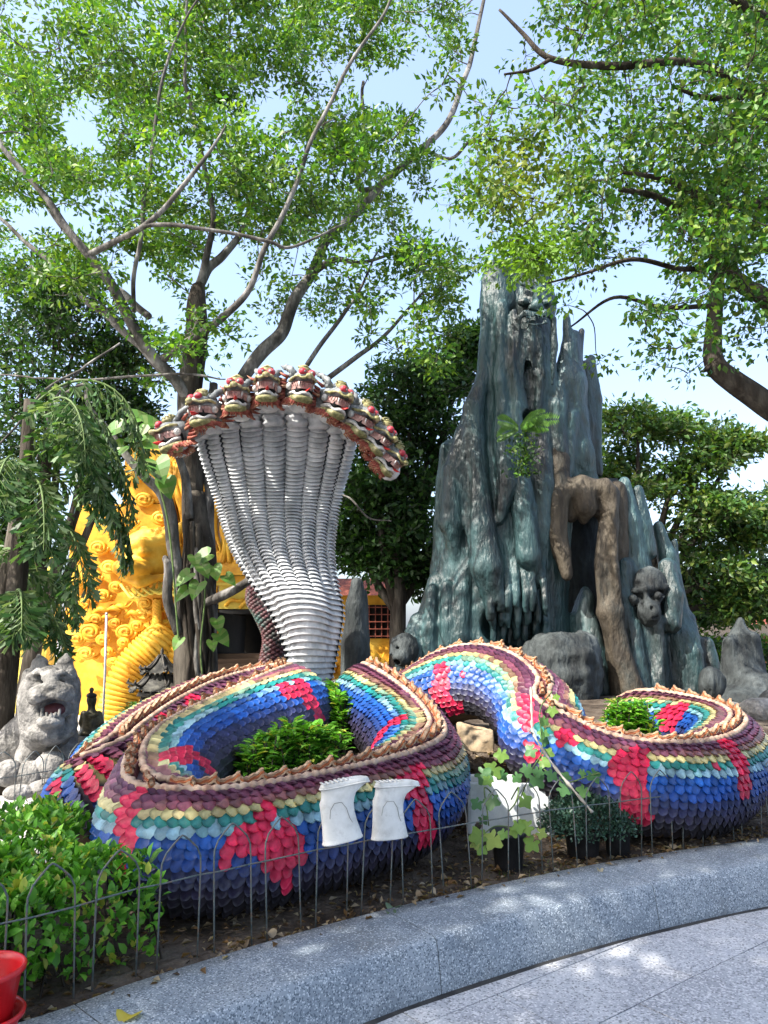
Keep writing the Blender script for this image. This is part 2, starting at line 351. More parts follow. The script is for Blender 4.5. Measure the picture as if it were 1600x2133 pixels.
for a0, b0, c in cells:
    u, v, dep = pix((c[0], c[1], PAVE_Z))
    if c[1] < 1.2 or not (-900 < u[0] < 2600) : continue
    g = .0035
    poly = [slab_xy(a0 + g, b0 - g), slab_xy(a0 + g, b0 - SW + g), slab_xy(a0 + SL - g, b0 - SW + g), slab_xy(a0 + SL - g, b0 - g)]
    q = clip_poly(poly)
    if not q: continue
    mb = MB(); n = len(q); dz = random.uniform(-.0015, .0015)
    top = [(x, y, PAVE_Z + dz) for x, y in q]; bot = [(x, y, PAVE_Z - .011) for x, y in q]
    mb.add(top + bot, [tuple(range(n))] + [(k, n + k, n + (k + 1) % n, (k + 1) % n) for k in range(n)])
    mb.build('paving_slab', M['pave'], pvo, smooth=False)
# (beyond the separate slabs the paving goes on as one sheet behind the lens)
far = MB()
for (x0, x1, y0, y1) in ((-60, 60, -60, -3.4),): far.box(((x0 + x1) / 2, (y0 + y1) / 2, PAVE_Z - .004), (x1 - x0, y1 - y0, .006))
far.build('far_paving', M['pave'], pvo, smooth=False)
# kerb of cast terrazzo stones
jm = MB()
P = [[Vector((*kerb_at(q, o)[:2], z)) for o, z in ((.004, BED_Z - .09), (.008, BED_Z - .005), (.40, BED_Z - .007), (.425, BED_Z - .016), (.440, BED_Z - .07), (.460, PAVE_Z + .05), (.466, PAVE_Z - .02))] for q in np.linspace(S0 - 7.9, S0 + 12.6, 140)]
jm.grid(P); kerb_o = tag(jm.build('kerb', M['joint']), kind='structure')
prof = [(0.0, BED_Z - .09), (0.0, BED_Z), (.12, BED_Z + .001), (.28, BED_Z + .001), (.405, BED_Z - .001), (.428, BED_Z - .006), (.442, BED_Z - .020), (.452, BED_Z - .06), (.470, PAVE_Z + .05), (.476, PAVE_Z - .02)]
s = S0 - 1.58 * 5 ; jn = 0
while s < S0 + 1.58 * 8:
    P = []
    n = 14
    for i in range(n + 1):
        q = s + .003 + (1.58 - .006) * i / n
        P.append([Vector((*kerb_at(q, o)[:2], z + (.0012 * math.sin(q * 9 + o * 20) if 0 < o < .38 else 0))) for o, z in prof])
    mb = MB(); mb.grid(P)
    for row, fl in ((0, False), (n, True)):
        mb.add([Vector(p) for p in P[row]], [tuple(range(len(prof))) if fl else tuple(range(len(prof)))[::-1]])
    mb.build('kerb_stone', M['kerb'], kerb_o, smooth=False).data.polygons.foreach_set('use_smooth', [True] * (len(mb.f) - 2) + [False] * 2)
    s += 1.58
gm = MB(); gm.grid([[Vector((*kerb_at(q, o)[:2], PAVE_Z + z)) for o, z in ((.46, -.006), (.53, -.006))] for q in np.linspace(S0 - 7.9, S0 + 12.6, 140)])
gm.build('kerb_gutter', M['joint'], kerb_o)
# ------------------------------------------------------------------ wire hoop fence
def make_hoop(w=.19, h=.52):
    pts = [(-w/2, 0, -.06), (-w/2, 0, .18), (-w/2, 0, .36), (-w/2*.97, 0, .415), (-w/2*.78, 0, .455), (-w/2*.42, 0, .49), (-.012, 0, h - .006), (0, 0, h), (.012, 0, h - .006)]
    pts += [(-x, 0, z) for x, _, z in pts[-4::-1]]
    return MB().tube(pts, .0042, 6)
hoop_me = make_hoop().build('hoop', M['wire']); HM = hoop_me.data; bpy.data.objects.remove(hoop_me)
def fence(label, pts_fn, s0, s1, step, name='wire_fence', lean=0.0, zf=None, group=None):
    L = pts_fn((s0 + s1) / 2); t = thing(name, (L.x, L.y, zf or BED_Z), label, 'fence', group)
    rail = []
    s = s0
    while s < s1:
        p = pts_fn(s); q = pts_fn(s + .02); a = math.atan2(q.y - p.y, q.x - p.x)
        z = (zf if zf is not None else BED_Z)
        o = link('hoop', HM, None, (p.x, p.y, z + random.uniform(-.012, .012)))
        o.rotation_euler = (random.uniform(-.05, .05) + lean, random.uniform(-.04, .04), a + random.uniform(-.08, .08)); adopt(o, t)
        for d in (-.08, .08):
            r = pts_fn(s + d); rail.append(Vector((r.x, r.y, z + .335 + random.uniform(-.004, .004))))
        s += step
    MB().tube(rail, .004, 6).build('rail', M['wire'], t)
    return t
fence('low wire hoop fence along the front kerb', lambda s: kerb_at(s, -.075), S0 - 3.3, S0 + 4.6, .275)
back_line = crom([(-5.2, 5.0), (-4.3, 5.25), (-3.5, 5.6), (-2.9, 6.1), (-2.55, 6.7)], 12)
bs = np.concatenate([[0], np.cumsum(np.linalg.norm(np.diff(back_line, axis=0), axis=1))])
fence('weathered wire hoop fence on the sunlit path before the stone tiger', lambda s: Vector((np.interp(s, bs, back_line[:, 0]), np.interp(s, bs, back_line[:, 1]), 0)), .0, bs[-1] - .1, .21)
# ------------------------------------------------------------------ the many-headed serpent
serpent = thing('serpent_statue', (-.9, 8.0, 1.0), 'huge coiled serpent statue with nine dragon heads and rainbow painted scales', 'serpent statue')
# crest line of the body: photograph pixel, distance, body radius
SP = [(275, 1556, 6.75, .30, 0), (245, 1562, 6.3, .32, 0), (214, 1580, 5.9, .33, -14), (214, 1572, 5.66, .345, -6), (240, 1536, 5.85, .35, 10), (345, 1462, 6.6, .36, 14), (455, 1410, 7.15, .37, 14), (545, 1393, 7.4, .38, 8), (594, 1386, 7.0, .39, 0),
 (562, 1400, 6.45, .39, 14), (468, 1446, 6.0, .38, 24), (380, 1488, 5.55, .36, 28), (314, 1527, 5.0, .33, 30), (281, 1574, 4.55, .302, 30), (296, 1616, 4.22, .307, 20), (370, 1642, 4.15, .316, 8), (500, 1638, 4.25, .321, 4), (620, 1616, 4.42, .321, 4), (750, 1590, 4.7, .321, 6), (850, 1558, 5.0, .34, 12), (908, 1522, 5.4, .335, 22),
 (900, 1486, 5.85, .335, 22), (866, 1446, 6.25, .335, 14), (818, 1408, 6.6, .335, 6), (772, 1382, 7.0, .33, 0), (770, 1400, 7.6, .32, 0), (820, 1420, 7.75, .32, 0), (868, 1392, 7.35, .32, 0), (930, 1354, 7.05, .325, 0), (1000, 1343, 6.85, .325, 0), (1070, 1360, 6.6, .325, 0), (1124, 1404, 6.3, .33, 0), (1160, 1462, 5.95, .335, 0),
 (1212, 1508, 5.86, .325, 4), (1290, 1533, 5.72, .33, 6), (1380, 1546, 5.62, .335, 6), (1470, 1538, 5.72, .335, 10), (1528, 1512, 6.02, .335, 18), (1536, 1486, 6.42, .33, 18), (1490, 1463, 6.8, .33, 10), (1425, 1448, 7.1, .33, 4), (1350, 1438, 7.35, .325, 0), (1290, 1448, 7.55, .31, 0), (1255, 1500, 7.65, .29, 0)]
cr = crom([(*W(u, v, Y), r, ro) for u, v, Y, r, ro in SP], 16)
BN = int(np.linalg.norm(np.diff(cr[:, :3], axis=0), axis=1).sum() / .04)
def resample(A, n):
    d = np.concatenate([[0], np.cumsum(np.linalg.norm(np.diff(A[:, :3], axis=0), axis=1))]); q = np.linspace(0, d[-1], n)
    return np.stack([np.interp(q, d, A[:, k]) for k in range(A.shape[1])], 1)
UPZ = np.array([0, 0, 1.0])
def frames(A):
    T = np.gradient(A[:, :3], axis=0); T /= np.linalg.norm(T, axis=1)[:, None]
    U_ = UPZ - T * T[:, 2:3]; U_ /= np.linalg.norm(U_, axis=1)[:, None]; R_ = np.cross(T, U_)
    a = np.radians(A[:, 4:5]); return T, U_ * np.cos(a) + R_ * np.sin(a), R_ * np.cos(a) - U_ * np.sin(a)
def relax(A, n):
    for _ in range(n): A[1:-1] = .25 * A[:-2] + .5 * A[1:-1] + .25 * A[2:]
    return A
cr = relax(resample(cr, BN), 6); BT, BU, BR = frames(cr)
BC = cr.copy(); BC[:, :3] -= BU * cr[:, 3:4]; BC = relax(BC, 10); BC = relax(resample(BC, BN), 6)
BT, BU, BR = frames(BC)
BL = np.concatenate([[0], np.cumsum(np.linalg.norm(np.diff(BC[:, :3], axis=0), axis=1))])
def body_at(s, phi, lift=0.0):
    f = np.array([np.interp(s, BL, BC[:, k]) for k in range(4)]); i = min(int(np.searchsorted(BL, s)), BN - 1)
    u = BU[i]; r = BR[i]; n = u * math.cos(phi) + r * math.sin(phi); n /= np.linalg.norm(n)
    return f[:3] + n * (f[3] + lift), n, BT[i]
PAL = {'plum': (.10, .034, .072), 'maroon': (.14, .026, .05), 'yellow': (.54, .47, .20), 'teal': (.010, .19, .175), 'sky': (.20, .36, .46), 'blue': (.008, .060, .215), 'indigo': (.026, .026, .062), 'coal': (.016, .015, .021), 'red': (.52, .012, .06), 'mud': (.06, .048, .032)}
# red patches: photograph pixel of each patch, its size along and around the body
RED = []
def red_at(u, v, Y, rs, rp): RED.append((W(u, v, Y), rs, rp))
for u, v, Y, a in [(478, 1785, 3.95, .07), (510, 1755, 3.95, .075), (560, 1720, 4.0, .08), (545, 1770, 4.0, .09), (585, 1800, 4.05, .1), (610, 1850, 4.1, .06), (625, 1760, 4.05, .07), (600, 1720, 4.05, .07), (570, 1680, 4.1, .06), (860, 1640, 4.7, .10), (880, 1680, 4.7, .13), (895, 1730, 4.75, .11), (870, 1620, 4.75, .08), (290, 1665, 4.0, .07), (270, 1710, 4.0, .09), (262, 1755, 4.0, .08), (255, 1790, 4.0, .06),
    (1325, 1575, 5.1, .14), (1320, 1620, 5.05, .16), (1330, 1665, 5.0, .15), (1340, 1695, 5.05, .11), (1290, 1600, 5.1, .09), (1515, 1555, 5.45, .1), (1540, 1590, 5.4, .13), (1555, 1640, 5.4, .11), (1490, 1590, 5.4, .05), (925, 1430, 6.75, .14), (945, 1465, 6.7, .13), (920, 1400, 6.8, .1), (1095, 1460, 6.1, .1), (1105, 1500, 5.95, .12), (1110, 1560, 5.8, .09), (965, 1400, 6.7, .05),
    (590, 1440, 6.1, .12), (640, 1450, 6.1, .13), (660, 1490, 6.1, .1), (620, 1425, 6.2, .1), (390, 1570, 4.9, .11), (370, 1590, 4.85, .11), (420, 1600, 4.95, .11), (350, 1600, 4.8, .08), (200, 1600, 5.5, .13), (205, 1640, 5.45, .11), (185, 1620, 5.45, .12), (340, 1500, 6.3, .1), (400, 1460, 6.7, .1), (115, 1640, 5.5, .12), (110, 1680, 5.5, .1), (800, 1530, 6.0, .11), (830, 1510, 6.0, .1), (790, 1560, 6.0, .1), (1390, 1490, 6.5, .16), (1420, 1480, 6.6, .12), (870, 1590, 4.9, .05), (1230, 1500, 5.6, .06), (1175, 1540, 5.5, .08)]:
    red_at(u, v, Y, a, a)
RP = np.array([r[0][:] for r in RED]); RR = np.array([r[1] for r in RED])
RAMP_A = [0, 16, 24, 29, 35, 38, 42, 46, 53, 56, 59, 62, 80, 91, 108, 118, 136, 142]
RAMP_C = np.array([(.085, .028, .06), (.105, .034, .075), (.15, .04, .075), (.19, .055, .085), (.22, .13, .08), (.50, .44, .20), (.52, .47, .22), (.03, .20, .18), (.010, .185, .18), (.22, .38, .45), (.20, .36, .46), (.008, .080, .34), (.006, .060, .30), (.020, .028, .10), (.030, .024, .052), (.016, .015, .021), (.018, .016, .02), (.06, .048, .032)])
def ramp(a): return .86 * np.array([np.interp(a, RAMP_A, RAMP_C[:, k]) for k in range(3)])
def scale_kind(s, phi, p, j):
    ro = float(np.interp(s, BL, BC[:, 4])); a = abs(math.degrees(phi)) + 4 * float(NZ(s, phi)) + random.uniform(-1.1, 1.1) + (max(0, ro) * .55 if phi < 0 else 0)
    d = np.linalg.norm(RP - p, axis=1)
    if (d < RR * .80).any(): return 'red'
    return max(0, min(71, int(a / 2)))
PALC = {k: ramp(k * 2 + 1) for k in range(72)}; PALC['red'] = np.array((.48, .012, .055))
def NZ(s, phi): return math.sin(s * 1.7 + phi * 2) * .5 + math.sin(s * 4.3 - phi) * .3
# core of the body under the scales, coloured like the paint that shows between them
ring = 40; cv = []; cc = []
for i in range(BN):
    for k in range(ring):
        ph = 2 * PI * k / ring - PI; n = BU[i] * math.cos(ph) + BR[i] * math.sin(ph)
        low = max(0, abs(ph) - 2.2)
        rib = .012 * abs(math.sin(BL[i] * 34)) * min(1, low * 3)
        cv.append(BC[i, :3] + n * (BC[i, 3] - .012 + rib))
        a = abs(math.degrees(ph))
        cc.append((.30, .25, .10) if 30 < a < 66 else (.03, .022, .035) if a < 118 else (.022, .02, .02) if a < 132 else (.15, .11, .07))
I = np.arange(BN * ring).reshape(BN, ring)
CF = np.stack([I[:-1], np.roll(I, -1, 1)[:-1], np.roll(I, -1, 1)[1:], I[1:]], -1).reshape(-1, 4)
npmesh('body', cv, CF, M['skin'], serpent, smooth=True, cols=cc)
# one scale: rounded shield with a keel and a lip
def scale_geo():
    out = [(-.46, -.50), (-.53, -.15), (-.50, .14), (-.36, .36), (-.17, .47), (0, .50), (.17, .47), (.36, .36), (.50, .14), (.53, -.15), (.46, -.50)]
    def h(x, y): return .07 + .18 * (y + .5) - .30 * abs(x) * (0.45 + .8 * (y + .5)) 
    v = [(x, y, h(x, y)) for x, y in out] + [(0, -.5, .07), (0, 0.0, .20), (0, .30, .255)]
    k0, k1, k2 = 11, 12, 13
    f = [(k0, 0, 1), (k0, 1, k1), (k1, 1, 2), (k1, 2, k2), (k2, 2, 3), (k2, 3, 4), (k2, 4, 5), (k0, 9, 10)[::1], (k0, k1, 9), (k1, 8, 9), (k1, k2, 8), (k2, 7, 8), (k2, 6, 7), (k2, 5, 6)]
    f = [t if t not in [(k0, 9, 10)] else (k0, 9, 10) for t in f]
    b = len(v); v += [(x * .97, y * .97, h(x, y) - .12) for x, y in out[1:10]]
    for i in range(8):
        a, a2 = 1 + i, 2 + i; f += [(a, b + i, b + i + 1), (a, b + i + 1, a2)]
    V = np.array(v); F = []
    for t in f:
        t = list(t); n = np.cross(V[t[1]] - V[t[0]], V[t[2]] - V[t[0]])
        if max(t) < b and n[2] < 0: t = t[::-1]
        F.append(t)
    return V, np.array(F)
SV, SF = scale_geo()
scales = []
DS, ROWS = .063, 42
for j in range(ROWS):
    ph = (j + .5) / ROWS * 2 * PI - PI
    if abs(ph) > 2.45 or abs(ph) < .13: continue
    nj = BU * math.cos(ph) + BR * math.sin(ph); Pj = BC[:, :3] + nj * BC[:, 3:4]
    Lj = np.concatenate([[0], np.cumsum(np.linalg.norm(np.diff(Pj, axis=0), axis=1))])
    for q in np.arange(.03 + .5 * (j % 2) * DS, Lj[-1] - .03, DS):
        s = float(np.interp(q + random.uniform(-.009, .009), Lj, BL)); p, n, t = body_at(s, ph + random.uniform(-.018, .018))
        if p[2] < ground_z(p[0], p[1]) - .1: continue
        scales.append((p, n, t, s, ph, j))
SPOS = np.array([q[0] for q in scales]); SNRM = np.array([q[1] for q in scales])
u_, v_, d_ = pix(SPOS); view = np.array([0, 0, CAM_Z]) - SPOS; dist = np.linalg.norm(view, axis=1); face = (SNRM * view).sum(1) / dist
shown = (u_ > 0) & (u_ < 1600) & (face > .12)
front = shown & (((SPOS[:, 1] < 5.1) & (v_ > 1600)) | ((SPOS[:, 0] > .9) & (SPOS[:, 1] < 6.0) & (v_ > 1530)))
rank = np.argsort(-np.where(front, face / dist**2, -1))[:300]; single = np.zeros(len(scales), bool); single[rank] = True
for k in range(len(RP)):                    # seat each painted patch on the flank it belongs to
    uu, vv, _ = pix(RP[k]); c = (u_ - uu[0]) ** 2 + (v_ - vv[0]) ** 2 + 1e6 * (face < .05) + 4000 * np.maximum(0, np.abs(SPOS[:, 1] - RP[k][1]) - .35)
    RP[k] = SPOS[int(np.argmin(c))]
me_o = npmesh('scale', SV, SF, M['scale_mass'], None, cols=np.tile((.1, .1, .1), (len(SV), 1))); base_me = me_o.data; bpy.data.objects.remove(me_o)
TINT = {}
def tint_me(k):
    if k not in TINT:
        TINT[k] = []
        for q in range(5 if k == 'red' else 4):
            m2 = base_me.copy(); c = PALC[k] * random.uniform(.68, 1.25); a = np.hstack([np.tile(c, (len(SV), 1)), np.ones((len(SV), 1))])
            m2.color_attributes['Col'].data.foreach_set('color', a.astype(np.float32).ravel()); TINT[k].append(m2)
    return random.choice(TINT[k])
allV = []; allF = []; allC = []; nb = 0
for q, (p, n, t, s, ph, j) in enumerate(scales):
    k = scale_kind(s, ph, p, j)
    down = np.cross(n, t) * (-1 if ph > 0 else 1)
    if down[2] > 0 and abs(ph) < 2: down = -down
    ja = random.uniform(-.16, .16); tip = -t * (.62 + ja) + down * (.78 - ja)
    tip = tip - n * (tip @ n); tip /= np.linalg.norm(tip)
    i = min(int(np.searchsorted(BL, s)), BN - 1); r = BC[i, 3]
    tilt = .10 + random.uniform(-.05, .06); tip = tip * math.cos(tilt) + n * math.sin(tilt)
    nn = n - tip * (n @ tip); nn /= np.linalg.norm(nn); sd = np.cross(tip, nn)
    w, h = .080 * random.uniform(.93, 1.06) * r / .345, .096 * random.uniform(.95, 1.06) * r / .345
    Mx = np.stack([sd * w, tip * h, nn * .084], 1); o = p + n * .002
    if single[q]:
        ob = link('scale', tint_me(k), None)
        ob.matrix_world = Matrix(((Mx[0,0], Mx[0,1], Mx[0,2], o[0]), (Mx[1,0], Mx[1,1], Mx[1,2], o[1]), (Mx[2,0], Mx[2,1], Mx[2,2], o[2]), (0, 0, 0, 1)))
        adopt(ob, serpent)
    else:
        allV.append(SV @ Mx.T + o); allF.append(SF + nb); nb += len(SV)
        c = PALC[k] * random.uniform(.62, 1.28)
        allC.append(np.tile(c, (len(SV), 1)))
tag(npmesh('scales', np.vstack(allV), np.vstack(allF), M['scale_mass'], serpent, cols=np.vstack(allC)), kind='stuff')
# cords and wavy fins along the spine
for sg in (-1, 1):
    pts = []; rad = []
    for s in np.arange(.05, BL[-1] - .05, .013):
        p, n, t = body_at(s, sg * .17, .012); pts.append(p); rad.append(.016 + .009 * abs(math.sin(s * PI / .052)))
    MB().tube(pts, rad, 7).build('beaded_cord', M['cord'], serpent)
def fin_me():
    mb = MB()
    def plate(prof, y0, y1, mi):
        mb.mi = mi; n = len(prof); a = [(x, y0 + .004 * math.sin(x * 60), z) for x, z in prof]; b = [(x, y1 + .004 * math.sin(x * 60), z) for x, z in prof]
        mb.add(a + b, [tuple(range(n)), tuple(n + k for k in range(n))[::-1]] + [(k, n + k, n + (k + 1) % n, (k + 1) % n) for k in range(n)])
    top = [(-.075, .040), (-.055, .032), (-.035, .032), (-.018, .044), (.0, .050), (.018, .048), (.032, .058), (.046, .074), (.060, .076), (.056, .062), (.062, .050), (.078, .042)]
    def band(up, dn): return [(x, z + up) for x, z in top] + [(x, max(z + dn, -.03)) for x, z in top[::-1]]
    plate(band(.0, -.014), -.010, .010, 0); plate(band(-.014, -.030), -.017, .017, 1); plate(band(-.029, -.046), -.021, .021, 0); plate([(-.075, -.03), (-.075, .004), (0, .016), (.078, .004), (.078, -.03)], -.026, .026, 2)
    o = mb.build('crest_fin', [M['cream'], M['orange'], M['maroon_trim']], smooth=False); me = o.data; bpy.data.objects.remove(o); return me
FIN = fin_me(); FSTEP = .146
for k in range(int((BL[-1] - .3) / FSTEP)):
    s = .12 + k * FSTEP; p, n, t = body_at(s, 0, .012)
    if p[2] < ground_z(p[0], p[1]): continue
    sd = np.cross(n, t); sc = random.uniform(.74, .98); lean = random.uniform(-.12, .12); n2 = n * math.cos(lean) + sd * math.sin(lean); sd = np.cross(n2, t)
    ob = link('crest_fin', FIN); ob.matrix_world = Matrix([(t[i] * .92, sd[i] * 1.0, n2[i] * sc, p[i]) for i in range(3)] + [(0, 0, 0, 1)])
    adopt(ob, serpent)
# ------------------------------------------------------------------ hood of nine ridged necks
HS = [(1500, 604, 690, 8.0), (1432, 602, 690, 7.95), (1420, 600, 691, 7.92), (1390, 597, 697, 7.82), (1350, 590, 705, 7.68), (1300, 571, 714, 7.54), (1275, 560, 716, 7.50), (1250, 545, 713, 7.50), (1200, 510, 701, 7.58), (1150, 482, 696, 7.68), (1100, 464, 701, 7.74), (1050, 450, 709, 7.76), (1000, 436, 722, 7.74), (950, 420, 736, 7.68), (900, 408, 748, 7.58), (860, 402, 756, 7.48), (830, 400, 760, 7.40), (800, 404, 756, 7.34)]
hc = []
for v, a, b, Y in HS:
    p, q = W(a, v, Y + .22), W(b, v, Y + .22); hc.append(((p.x + q.x) / 2, Y, (p.z + q.z) / 2, (q.x - p.x) / 2, v))
HC = crom(hc[::-1], 8)[::-1]
hz = HC[:, 2]; order = np.argsort(hz)
def hood(z): return [float(np.interp(z, hz[order], HC[order, k])) for k in (0, 1, 3, 4)]
def hood_pt(z, t, out=0.0):
    cx, yc, hw, v = hood(z)
    split = float(ss(1275, 1165, v))            # 0 on the single neck, 1 where nine ridges part
    fr = (4.5 * (t + 1)) % 1.0; lobe9 = math.sqrt(max(0, 1 - (2 * fr - 1) ** 2))
    lobe1 = min(1, max(0, (.62 - abs(t)) / .12)); lobe1 = lobe1 * lobe1 * (3 - 2 * lobe1)
    amp9 = .055 + .045 * float(ss(1150, 900, v))
    ang = t * PI / 2 * .98
    depth = .22 + .10 * float(ss(1000, 1300, v))
    y = yc + depth * (1 - math.cos(ang)) - split * amp9 * lobe9 - (1 - split) * (.10 * lobe1)
    x = cx + hw * (math.sin(ang) * .5 + t * .5)
    bow = split * (-.062 * lobe9 * float(ss(1120, 950, v)) + .026 * lobe9 * float(ss(950, 1180, v))) + (1 - split) * (.060 * float(ss(1400, 1290, v)) * (1 - (t / .62) ** 2 if abs(t) < .62 else -.6 * (abs(t) - .62)))
    nx, ny = math.sin(ang) * .8, -math.cos(ang) - .25; l = math.hypot(nx, ny)
    return Vector((x + nx / l * out, y + ny / l * out, z + bow))
z = float(min(hz)) + .02; zt = float(W(580, 832, 7.4).z); TS = np.linspace(-1, 1, 9 * 10 + 1)
core = MB(); rows = []
while z < zt:
    v = hood(z)[3]; h = .060 - .022 * float(ss(1330, 1160, v)) + .012 * float(ss(1080, 900, v))
    A = []
    for zz, o in ((z + h * 1.02, -.030), (z + h * .60, -.008), (z + h * .22, .010), (z + h * .05, .017), (z - h * .05, .014), (z - h * .07, .004), (z + h * .06, -.032)):
        A.append([hood_pt(zz, t, o + .002 * math.sin(t * 31 + z * 50)) for t in TS])
    mb = MB(); mb.grid(A[::-1]); o = mb.build('belly_plate', M['plate'], serpent)
    z += h
P = [[hood_pt(zz, t, -.038) for t in TS] for zz in np.linspace(float(min(hz)), zt + .05, 60)]
core.grid(P)
def back_pt(zz, t):
    cx, yc, hw, v = hood(zz); ang = t * PI / 2
    return Vector((cx + hw * .985 * math.sin(ang), yc + .24 + .16 * math.cos(ang), zz))
core.grid([[back_pt(zz, t) for t in np.linspace(1, -1, 24)] for zz in np.linspace(float(min(hz)), zt + .05, 50)])
core.build('hood_back', M['plate_dark'], serpent)
# ------------------------------------------------------------------ the dragon heads (each faces -Y in its own frame)
def strip(mb, path, w, th, up=Vector((0, 0, 1))):
    pts = [Vector(p) for p in path]; L_ = []
    for i, p in enumerate(pts):
        t = (pts[min(i+1, len(pts)-1)] - pts[max(i-1, 0)]).normalized(); sd = t.cross(up).normalized()
        L_.append([p - sd*w/2 - up*th/2, p + sd*w/2 - up*th/2, p + sd*w/2 + up*th/2, p - sd*w/2 + up*th/2, p - sd*w/2 - up*th/2])
    mb.grid(L_); return mb
def U(w, l, y0, n=17, sq=.72):
    """horse-shoe outline, open to the back"""
    out = []
    for i in range(n):
        a = PI * i / (n - 1); ca_, sa_ = math.cos(a), math.sin(a)
        out.append((math.copysign(abs(ca_) ** sq, ca_) * w / 2, y0 - abs(sa_) ** sq * l))
    return out
def head_parts():
    parts = []
    mb = MB(); mb.ell((0, .07, .04), (.125, .16, .10), 14, 9); mb.ell((0, .20, .01), (.12, .16, .11), 12, 8); mb.ell((0, -.05, .085), (.11, .12, .055), 12, 7)
    for q in range(7): mb.ell((math.sin(q * 2.3) * .09, .03 + q * .03, .13 + .01 * math.cos(q * 5)), (.035, .035, .03), 7, 5)
    parts.append(('skull', mb, 'h_grey'))
    up = U(.235, .25, .05)
    mb = MB(); top = [[Vector((x * k, .05 + (y - .05) * k, .055 - .035 * (1 - k) * 0 + (.045 * (1 - k)) + .012 * math.sin(i * 1.1) * k)) for i, (x, y) in enumerate(up)] for k in (1.0, .8, .5, .1)]; mb.grid(top)
    bot = [[Vector((x * k, .05 + (y - .05) * k, .012 + .03 * (1 - k) + .010 * math.sin(i * 1.1) * k)) for i, (x, y) in enumerate(up)] for k in (.1, .5, .8, 1.0)]; mb.grid(bot)
    parts.append(('upper_jaw', mb, 'h_pink'))
    mb = MB(); mb.tube([(x * 1.02, y * 1.02 - .001, .058 + .014 * math.sin(i * 1.1)) for i, (x, y) in enumerate(up)], [.013 + .004 * math.sin(i * 2.2) for i in range(len(up))], 7); mb.ell((0, -.215, .072), (.04, .035, .03), 8, 6)
    parts.append(('upper_lip', mb, 'h_yellow'))
    mb = MB()
    mb.grid([[Vector((x * k * .94, .05 + (y - .05) * k * .94, z_)) for i, (x, y) in enumerate(up)] for k, z_ in ((.97, .012), (.94, -.03), (.9, -.055))])
    for i in range(1, 17): 
        x, y = up[i]; mb.tube([(x * .93, .05 + (y - .05) * .93, .01), (x * .90, .05 + (y - .05) * .9, -.03)], [.007, .004], 4)
    parts.append(('gum', mb, 'h_pink'))
    mb = MB(); mb.box((0, -.02, -.06), (.17, .2, .075)); parts.append(('mouth', mb, 'black'))
    lo = U(.215, .22, .05)
    mb = MB(); mb.tube([(x, y, -.098 + .014 * math.sin(i * .9 + 1) - .04 * max(0, (.0 - y)) ) for i, (x, y) in enumerate(lo)], [.013] * len(lo), 7)
    mb.grid([[Vector((x * k, .05 + (y - .05) * k, zq - .04 * max(0, -y) + .014 * math.sin(i * .9 + 1))) for i, (x, y) in enumerate(lo)] for k, zq in ((.86, -.070), (.97, -.082), (1.08, -.098), (1.03, -.112), (.8, -.112))]); parts.append(('lower_lip', mb, 'h_white'))
    mb = MB()
    A = []
    for i in range(49):
        q = i / 48 * 16; i0 = min(int(q), 15); f = q - i0; x = lo[i0][0] * (1 - f) + lo[i0 + 1][0] * f; y = lo[i0][1] * (1 - f) + lo[i0 + 1][1] * f
        zz = -.118 - .04 * max(0, -y); g = 1.06 + .03 * (i % 2); A.append([Vector((x * k, .05 + (y - .05) * k, zz + dz)) for k, dz in ((.98, .006), (g, -.012), (g * .98, -.040), (.80, -.062))])
    mb.grid(A); mb.grid([[Vector((x * .8 * k, .05 + (y - .05) * .8 * k, -.18 - .04 * max(0, -y))) for x, y in lo] for k in (1, .1)]); parts.append(('lower_jaw', mb, 'h_yellow'))
    mb = MB(); r2 = random.Random(3)
    for q in range(26):
        a = -.35 + (PI + .7) * q / 25; x, y = math.cos(a) * .125, .09 - math.sin(a) * .20; l = r2.uniform(.05, .10)
        d = Vector((math.cos(a) * .55, .25 - math.sin(a) * .15, -1)).normalized(); p = Vector((x, y, -.145))
        mb.tube([p, p + d * l * .5, p + d * l * .8 + Vector((0, .02, 0)), p + d * l + Vector((math.cos(a) * .03, -.01, -.005))], [.022, .018, .011, .001], 5)
    for sgn in (-1, 1):
        for q in range(7):
            p = Vector((sgn * .12, .12 + .02 * (q % 3), -.11 + q * .035)); d = Vector((sgn * .7, .55, -.25 + .1 * q)).normalized()
            mb.tube([p, p + d * .06, p + d * .10 + Vector((0, .02, .01)), p + d * .14 + Vector((0, .0, .02))], [.022, .017, .01, .001], 5)
    parts.append(('beard', mb, 'h_flame'))
    for sgn in (-1, 1):
        mb = MB(); mb.ell((sgn * .046, -.125, .122), (.044, .044, .040), 12, 9); parts.append(('eye', mb, 'eye'))
        mb = MB(); mb.tube([(sgn * .036, -.165, .122), (sgn * .034, -.1705, .123)], [.014, .011], 8); parts.append(('pupil', mb, 'h_grey'))
        mb = MB(); mb.lathe((0, 0, 0), [(.0, .03), (.018, .032), (.034, .022), (.040, 0), (.03, -.01)], 12)
        mb.v = [(sgn * (.112 + z_), .03 + x, -.015 + y) for x, y, z_ in mb.v]; mb.tube([(sgn * .142, .03 + math.cos(a) * .02 * (1 - a / 14), -.015 + math.sin(a) * .02 * (1 - a / 14)) for a in np.linspace(0, 11, 24)], .005, 5)
        parts.append(('cheek_scroll', mb, 'h_white'))
        mb = MB(); mb.tube([(sgn * .075, .06, .12), (sgn * .10, .12, .19), (sgn * .125, .20, .225), (sgn * .12, .28, .23), (sgn * .15, .34, .26)], [.03, .034, .026, .026, .008], 8)
        for q in range(5): mb.ell((sgn * (.08 + .012 * q), .08 + .05 * q, .15 + .022 * q), (.038 - .003 * q, .02, .036 - .003 * q), 8, 6)
